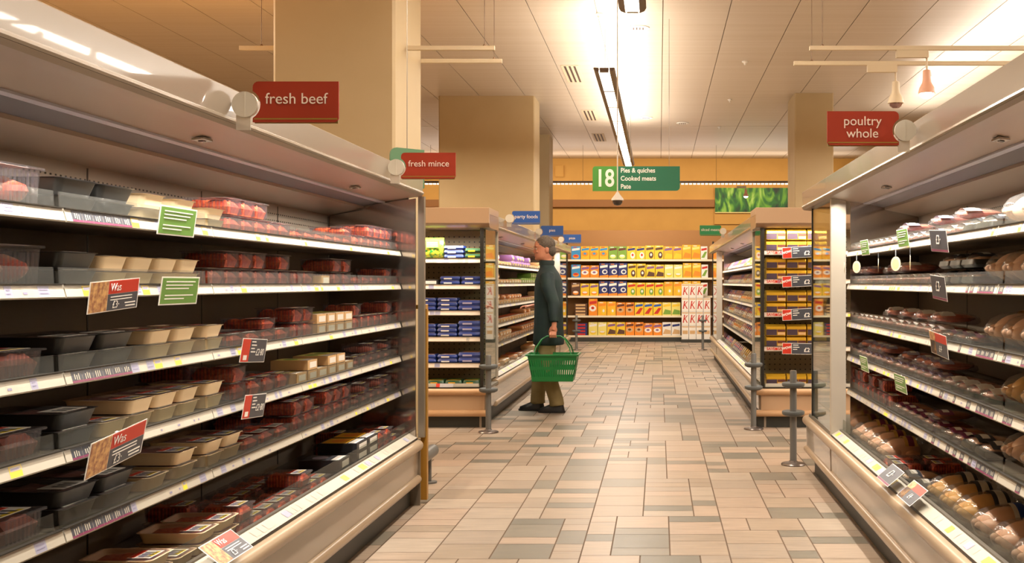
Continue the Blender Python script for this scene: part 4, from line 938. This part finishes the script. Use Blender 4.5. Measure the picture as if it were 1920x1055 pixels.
for i, y in enumerate((4.76, 5.05, 5.45, 6.05, 6.45)):
    r = empty('shelf_wobbler', (1.12, y, 1.44), 0.5 if i % 2 else -.2); tag(r, 'round pale wobbler tag under top right shelf, %s from the far post' % ORD[4-i], 'price tag', 'round tags under the top right shelf')
    mb = MB(); mb.cyl((-.0008, 0, 0), (.0008, 0, 0), .034, n=24); mb.cyl((-.0012, 0, 0), (-.0008, 0, 0), .024, n=20, m=1); mb.build('tag_disc', [mat('wobble_cream', (238, 220, 180), .5), mat('wobble_tan', (226, 200, 150), .5)], r)
    mb = MB(); mb.box(-.0006, .0006, -.003, .003, .03, .075); mb.build('tag_strip', clear('strip_clear', haze=.3), r, 0)
# end cabinet save strips and cards
for i, z in enumerate(ECR):
    for k in range(3):
        x = 1.015+.105*k
        if k < 2: text('save_lettering', 'SAVE', .036, (x+.03, 9.9+.0765, z-.022), (PI/2, 0, 0), redp, ecR, bold=.001)
    mb = MB(); mb.box(1.085, 1.108, 9.9+.0785, 9.9+.081, z-.034, z-.012); mb.build('save_mark', redp, ecR, 0)
    r = empty('shelf_card', (1.29, 9.965, z-.02)); tag(r, 'wide red and grey offer card, %s from the top on the right cabinet end' % ORD[i], 'price card', 'offer cards on the right cabinet end')
    r.rotation_euler = (0, math.radians(-3 if i != 3 else 1), 0)
    mb = MB(); mb.box(-.14, .14, 0, .001, -.052, .052, 0); mb.box(-.136, -.056, -.0008, 0, -.048, .048, 1); mb.box(-.052, .136, -.0008, 0, -.048, .048, 2)
    for k in range(3): mb.box(-.04, .0+[.01, .02, .0][k], -.0014, -.0008, .030-.02*k, .037-.02*k, 0)
    mb.build('card_face', [white, redp, slate], r, 0)
    text('lettering', 'WOW!', .030, (-.096, -.002, .006), (PI/2, math.radians(-12), 0), white, r, bold=.001); text('lettering', '\u00a32', .055, (.09, -.002, -.012), (PI/2, 0, 0), white, r, bold=.001)
# bag of party snacks on the left end cabinet, tag on its bottom rail
mb = MB(); mb.loft([[(x, y, z) for x, y in ((-.1, -t), (0, -t*1.5), (.1, -t), (.1, t), (0, t*1.5), (-.1, t))] for z, t in ((0, .02), (.04, .045), (.12, .04), (.18, .02), (.2, .003))])
r = mb.build('snack_bag', mat('bag_green', (40, 134, 60), .3, noise=(34, (216, 210, 60), .9)), None, 60); r.location = (-2.13, 10.08, ECL[0]-.0035)
tag(r, 'green and yellow snack bag at the top left of the left cabinet end', 'snack bag')
mb = MB(); mb.box(-.07, .07, -.068, -.064, .10, .17, 0)
for k in range(3): mb.box(-.05, .05, -.0686, -.068, .115+.016*k, .122+.016*k, 1)
mb.build('bag_label', [greenp, white], r, 0)
mb = MB(); mb.box(-.08, .08, 0, .001, 0, .035); mb.box(-.08, -.045, -.0006, 0, 0, .035, 1); o = mb.build('price_tag', [mat('tag_silver', (206, 204, 208), .25, .4), redp], None, 0); o.location = (-2.0, 9.938, .378); o.rotation_euler = (math.radians(-20), 0, 0)
tag(o, 'silver price tag on the bottom rail of the left cabinet end', 'price tag')

# ------------------------------------------------------------------ the shopper
def ering(c, a, bb, n=18, tilt=0, sq=1.0):
    out = []
    for k in range(n):
        t = 2*PI*k/n; ct, st = math.cos(t), math.sin(t)
        ct = math.copysign(abs(ct)**sq, ct); st = math.copysign(abs(st)**sq, st)
        out.append((c[0]+a*ct, c[1]+bb*st, c[2]+tilt*a*ct))
    return out
P0 = empty('person', (-1.16, 11.2, 0), PI); tag(P0, 'person in a dark green jacket and khaki trousers facing the left shelves, holding a basket', 'person')
skinm = mat('skin', (206, 142, 110), .5, noise=(20, (190, 120, 92), .4)); hairm = mat('grey_hair', (104, 92, 78), .7, noise=(60, (70, 60, 50), .8, (1, 1, 3)), bump=.6)
jackm = mat('jacket_green', (28, 50, 46), .7, noise=(8, (22, 40, 44), .6), bump=.2); trom = mat('khaki', (156, 138, 94), .8, noise=(6, (138, 120, 78), .6), bump=.2); shoem = mat('shoe_black', (30, 30, 32), .35)
mb = MB()
# head: rings from the neck up, x is forward
hd = MB(); rings = []
for z, xf, xb, wy in ((1.50, .055, -.07, .062), (1.555, .052, -.065, .056), (1.585, .060, -.062, .056), (1.60, .098, -.065, .058), (1.62, .112, -.075, .066), (1.645, .112, -.085, .071), (1.665, .110, -.092, .074), (1.69, .108, -.098, .076), (1.715, .102, -.100, .077), (1.735, .106, -.101, .078), (1.76, .103, -.099, .077), (1.785, .092, -.092, .072), (1.805, .07, -.078, .060), (1.82, .04, -.05, .038), (1.826, .012, -.02, .012)):
    cx = (xf+xb)/2; rings.append(ering((cx, 0, z), (xf-xb)/2, wy, 24))
hd.loft(rings)
hd.loft([[(x, y, z) for x, y in ((.100, -w_), (.100+p_, 0), (.100, w_))] for z, w_, p_ in ((1.735, .007, .008), (1.71, .010, .018), (1.685, .015, .030), (1.672, .018, .028), (1.665, .012, .012))])
hd.blob((.108, 0, 1.648), (.010, .024, .006)); hd.blob((.108, 0, 1.638), (.010, .020, .006)); hd.blob((.098, 0, 1.607), (.018, .022, .014))
for sy in (1, -1):
    hd.blob((-.005, sy*.080, 1.69), (.020, .010, .032)); hd.blob((.094, sy*.032, 1.742), (.012, .022, .005)); hd.blob((.092, sy*.034, 1.680), (.016, .020, .014))
HC, HS = math.cos(.32), math.sin(.32)
def turn(p): x, y, z = p; lean = (z-1.5)*.10; return (x*HC-y*HS+lean+.02, x*HS+y*HC, z-.08*x)
hd.v = [turn(p) if p[2] > 1.56 else (p[0]+.02, p[1], p[2]) for p in hd.v]
mb.add(hd.v, hd.f)
mb.loft([ering((0, 0, z), a, c) for z, a, c in ((.86, .10, .15), (.95, .115, .165), (1.10, .10, .145), (1.28, .11, .16), (1.42, .10, .18), (1.50, .06, .10), (1.54, .05, .055))])
def limb(m_, pts, rad, n=12): m_.tube(pts, rad, n)
SHL = (0, .185, 1.44); ELL = (-.08, .27, 1.14); WRL = (-.09, .315, .925); HAL = (-.08, .325, .865)
limb(mb, [SHL, (-.02, .24, 1.3), ELL, (-.085, .295, 1.03), WRL], [.05, .046, .038, .036, .026])
# left hand gripping the basket handles: palm, four fingers curled, thumb
mb.blob((-.08, .322, .87), (.042, .016, .046)); limb(mb, [WRL, HAL], [.026, .026])
for k, (fx, ln) in enumerate(((.040, 1.0), (.020, 1.1), (.0, 1.05), (-.020, .85))):
    fx -= .09; limb(mb, [(fx+.004, .335, .845), (fx+.004, .345, .822), (fx+.002, .335, .800-.004*ln), (fx, .316, .796), (fx, .306, .806)], [.0095, .0092, .0088, .0082, .0074], 8)
limb(mb, [(-.050, .315, .872), (-.038, .303, .848), (-.044, .300, .824), (-.054, .306, .812)], [.012, .011, .010, .008], 8)
# right arm bent forward, relaxed hand
SHR = (0, -.185, 1.44); ELR = (-.02, -.25, 1.15); WRR = (.19, -.20, 1.10)
limb(mb, [SHR, (-.01, -.225, 1.3), ELR, (.08, -.23, 1.11), WRR], [.05, .046, .040, .036, .026])
mb.blob((.235, -.19, 1.10), (.046, .034, .016)); limb(mb, [WRR, (.22, -.195, 1.10)], [.026, .022])
for k, (fy, ln) in enumerate(((-.165, .95), (-.180, 1.05), (-.197, 1.0), (-.213, .8))):
    limb(mb, [(.265, fy, 1.102), (.292*1, fy, 1.098), (.292+.020*ln, fy, 1.088), (.298+.024*ln, fy, 1.072)], [.0095, .009, .0085, .0075], 8)
limb(mb, [(.215, -.165, 1.10), (.24, -.148, 1.095), (.265, -.142, 1.085)], [.012, .0105, .009], 8)
# legs: left (near) foot under the body, right foot a step ahead
HL = (0, .09, .92); KL = (.01, .10, .50); AL = (-.10, .10, .09); HR = (0, -.09, .92); KR = (.10, -.09, .50); AR = (.13, -.09, .09)
limb(mb, [HL, (.01, .095, .72), KL, (-.03, .1, .32), AL], [.095, .08, .058, .056, .036]); limb(mb, [HR, (.05, -.09, .72), KR, (.11, -.09, .32), AR], [.095, .08, .058, .056, .036])
bd = mb.build('body', skinm, P0, 180, recalc=True); rm = bd.modifiers.new('remesh', 'REMESH'); rm.mode = 'VOXEL'; rm.voxel_size = .0052; rm.use_smooth_shade = True
# hair
mb = MB(); mb.blob((-.012, 0, 1.755), (.106, .088, .088), 24, 14, .02, seed=3); mb.blob((-.05, 0, 1.69), (.068, .082, .075), 20, 12, .02, seed=4)
mb.v = [turn(p) for p in mb.v if True]; mb.v = [(p[0], p[1], p[2]) for p in mb.v]; mb.build('hair', hairm, P0, 180)
# eyes, brows, lips
mb = MB()
for sy in (1, -1): mb.v0 = 0; mb.blob((.099, sy*.030, 1.712), (.010, .012, .006), 10, 6, m=0); mb.blob((.107, sy*.030, 1.712), (.004, .005, .005), 8, 6, m=1); mb.blob((.106, sy*.031, 1.733), (.006, .020, .004), 8, 5, m=1)
mb.blob((.114, 0, 1.643), (.006, .022, .004), 10, 5, m=2); mb.v = [turn(p) for p in mb.v]; mb.build('eyes', [white, mat('eye_dark', (50, 36, 30), .3), mat('lips', (170, 96, 84), .5)], P0, 180)
# jacket
mb = MB(); mb.loft([ering((cx, 0, z), a, c, 24) for z, a, c, cx in ((.70, .160, .205, .0), (.74, .165, .212, .0), (.90, .155, .205, .0), (1.08, .150, .190, .0), (1.25, .150, .20, .0), (1.38, .142, .215, .0), (1.45, .115, .20, .005), (1.50, .085, .12, .01), (1.535, .075, .085, .02), (1.56, .078, .082, .02))])
for A in ([SHL, (-.02, .24, 1.3), ELL, (-.085, .295, 1.03), (-.09, .313, .945)], [SHR, (-.01, -.225, 1.3), ELR, (.08, -.23, 1.11), (.165, -.205, 1.102)]): limb(mb, A, [.078, .072, .062, .058, .048], 16)
jk = mb.build('jacket', jackm, P0, 180); rm = jk.modifiers.new('remesh', 'REMESH'); rm.mode = 'VOXEL'; rm.voxel_size = .012; rm.use_smooth_shade = True
sm_ = jk.modifiers.new('smooth', 'SMOOTH'); sm_.iterations = 3
mb = MB()
for k in range(5): mb.box(.13, .15, -.4*.01, .004, .8, .801)
mb = MB(); mb.loft([ering((.02, 0, z), a, c, 24) for z, a, c in ((1.535, .080, .088), (1.575, .084, .090), (1.585, .074, .08), (1.54, .068, .075))]); mb.build('collar', mat('collar_dark', (30, 44, 42), .8), P0, 60)
mb = MB(); mb.loft([ering((0, 0, z), a, c) for z, a, c in ((.80, .12, .18), (.90, .13, .185), (1.0, .12, .17))])
limb(mb, [HL, (.01, .095, .72), KL, (-.03, .1, .32), (-.09, .1, .13), (-.095, .10, .075)], [.110, .100, .084, .078, .076, .080], 18); limb(mb, [HR, (.05, -.09, .72), KR, (.11, -.09, .32), (.125, -.09, .13), (.125, -.09, .075)], [.110, .100, .084, .078, .076, .080], 18)
tr_ = mb.build('trousers', trom, P0, 180); rm = tr_.modifiers.new('remesh', 'REMESH'); rm.mode = 'VOXEL'; rm.voxel_size = .012; rm.use_smooth_shade = True
for (ax, ay) in ((-.06, .10), (.17, -.09)):
    mb = MB(); mb.loft([[(ax+x*1.0+(.0), ay+y*(wd), z) for x, y in ((.16, 0), (.145, .55), (.10, .95), (.0, .75), (-.07, .85), (-.115, .5), (-.125, 0), (-.115, -.5), (-.07, -.85), (.0, -.75), (.10, -.95), (.145, -.55))] for z, wd in ((0.001, .048), (.02, .052))])
    mb.loft([[(ax+x*sx+ox, ay+y*wd, z+(.0 if x < .05 else -.0)) for x, y in ((.15, 0), (.135, .55), (.09, .95), (.0, .8), (-.07, .85), (-.11, .5), (-.12, 0), (-.11, -.5), (-.07, -.85), (.0, -.8), (.09, -.95), (.135, -.55))] for z, wd, sx, ox in ((.02, .048, 1, 0), (.045, .046, .95, 0), (.065, .040, .75, -.02), (.09, .036, .5, -.045), (.11, .034, .42, -.05))])
    mb.build('shoe', shoem, P0, 50)
# shopping basket hung from the left hand
B = empty('shopping_basket', (-1.075, 10.878, .355)); tag(B, 'green plastic shopping basket hanging from the hand of the person', 'basket')
gm = mat('basket_green', (20, 120, 56), .35); BW, BD, BH = .50, .34, .27
def bpt(a, z, off=0):   # a in 0..4 around
    k = z/BH; w2 = (BW*.41+BW*.09*k)+off; d2 = (BD*.40+BD*.10*k)+off; s_ = a % 4; i = int(s_); f = s_-i
    cs = [(-w2, -d2), (w2, -d2), (w2, d2), (-w2, d2)]; p_, q_ = cs[i], cs[(i+1) % 4]
    return (p_[0]+(q_[0]-p_[0])*f, p_[1]+(q_[1]-p_[1])*f, z)
mb = MB()
def band(z0, z1, t=.003):
    mb.loft([[bpt(a, z, o_) for a in (0, 1, 2, 3)] for z, o_ in ((z0, 0), (z1, 0), (z1, -t), (z0, -t), (z0, 0))], caps=False)
band(0, .05); band(.12, .15); band(.215, .27)
mb.loft([[bpt(a, z, 0) for a in (0, 1, 2, 3)] for z in (0, .004)])
for i in range(4):
    n = 20 if i % 2 == 0 else 13
    for k in range(1, n):
        a = i+k/n; da = .28/n
        mb.loft([[bpt(a-da, z, .0005), bpt(a+da, z, .0005), bpt(a+da, z, -.003), bpt(a-da, z, -.003)] for z in (.04, .22)])
mb.build('tub', gm, B, 0)
mb = MB(); mb.loft([[bpt(a, z, o_) for a in (0, 1, 2, 3)] for z, o_ in ((.258, .0), (.258, .016), (.272, .018), (.276, .010), (.276, -.004), (.258, -.004), (.258, 0))], caps=False); mb.build('rim', gm, B, 0)
for sy in (-1, 1):
    mb = MB(); mb.tube([(-.19, sy*.155, .262), (-.17, sy*.12, .34), (-.12, sy*.05, .42), (-.07, sy*.012, .452), (.07, sy*.012, .452), (.12, sy*.05, .42), (.17, sy*.12, .34), (.19, sy*.155, .262)], .0065); mb.build('handle', gm, B, 60)
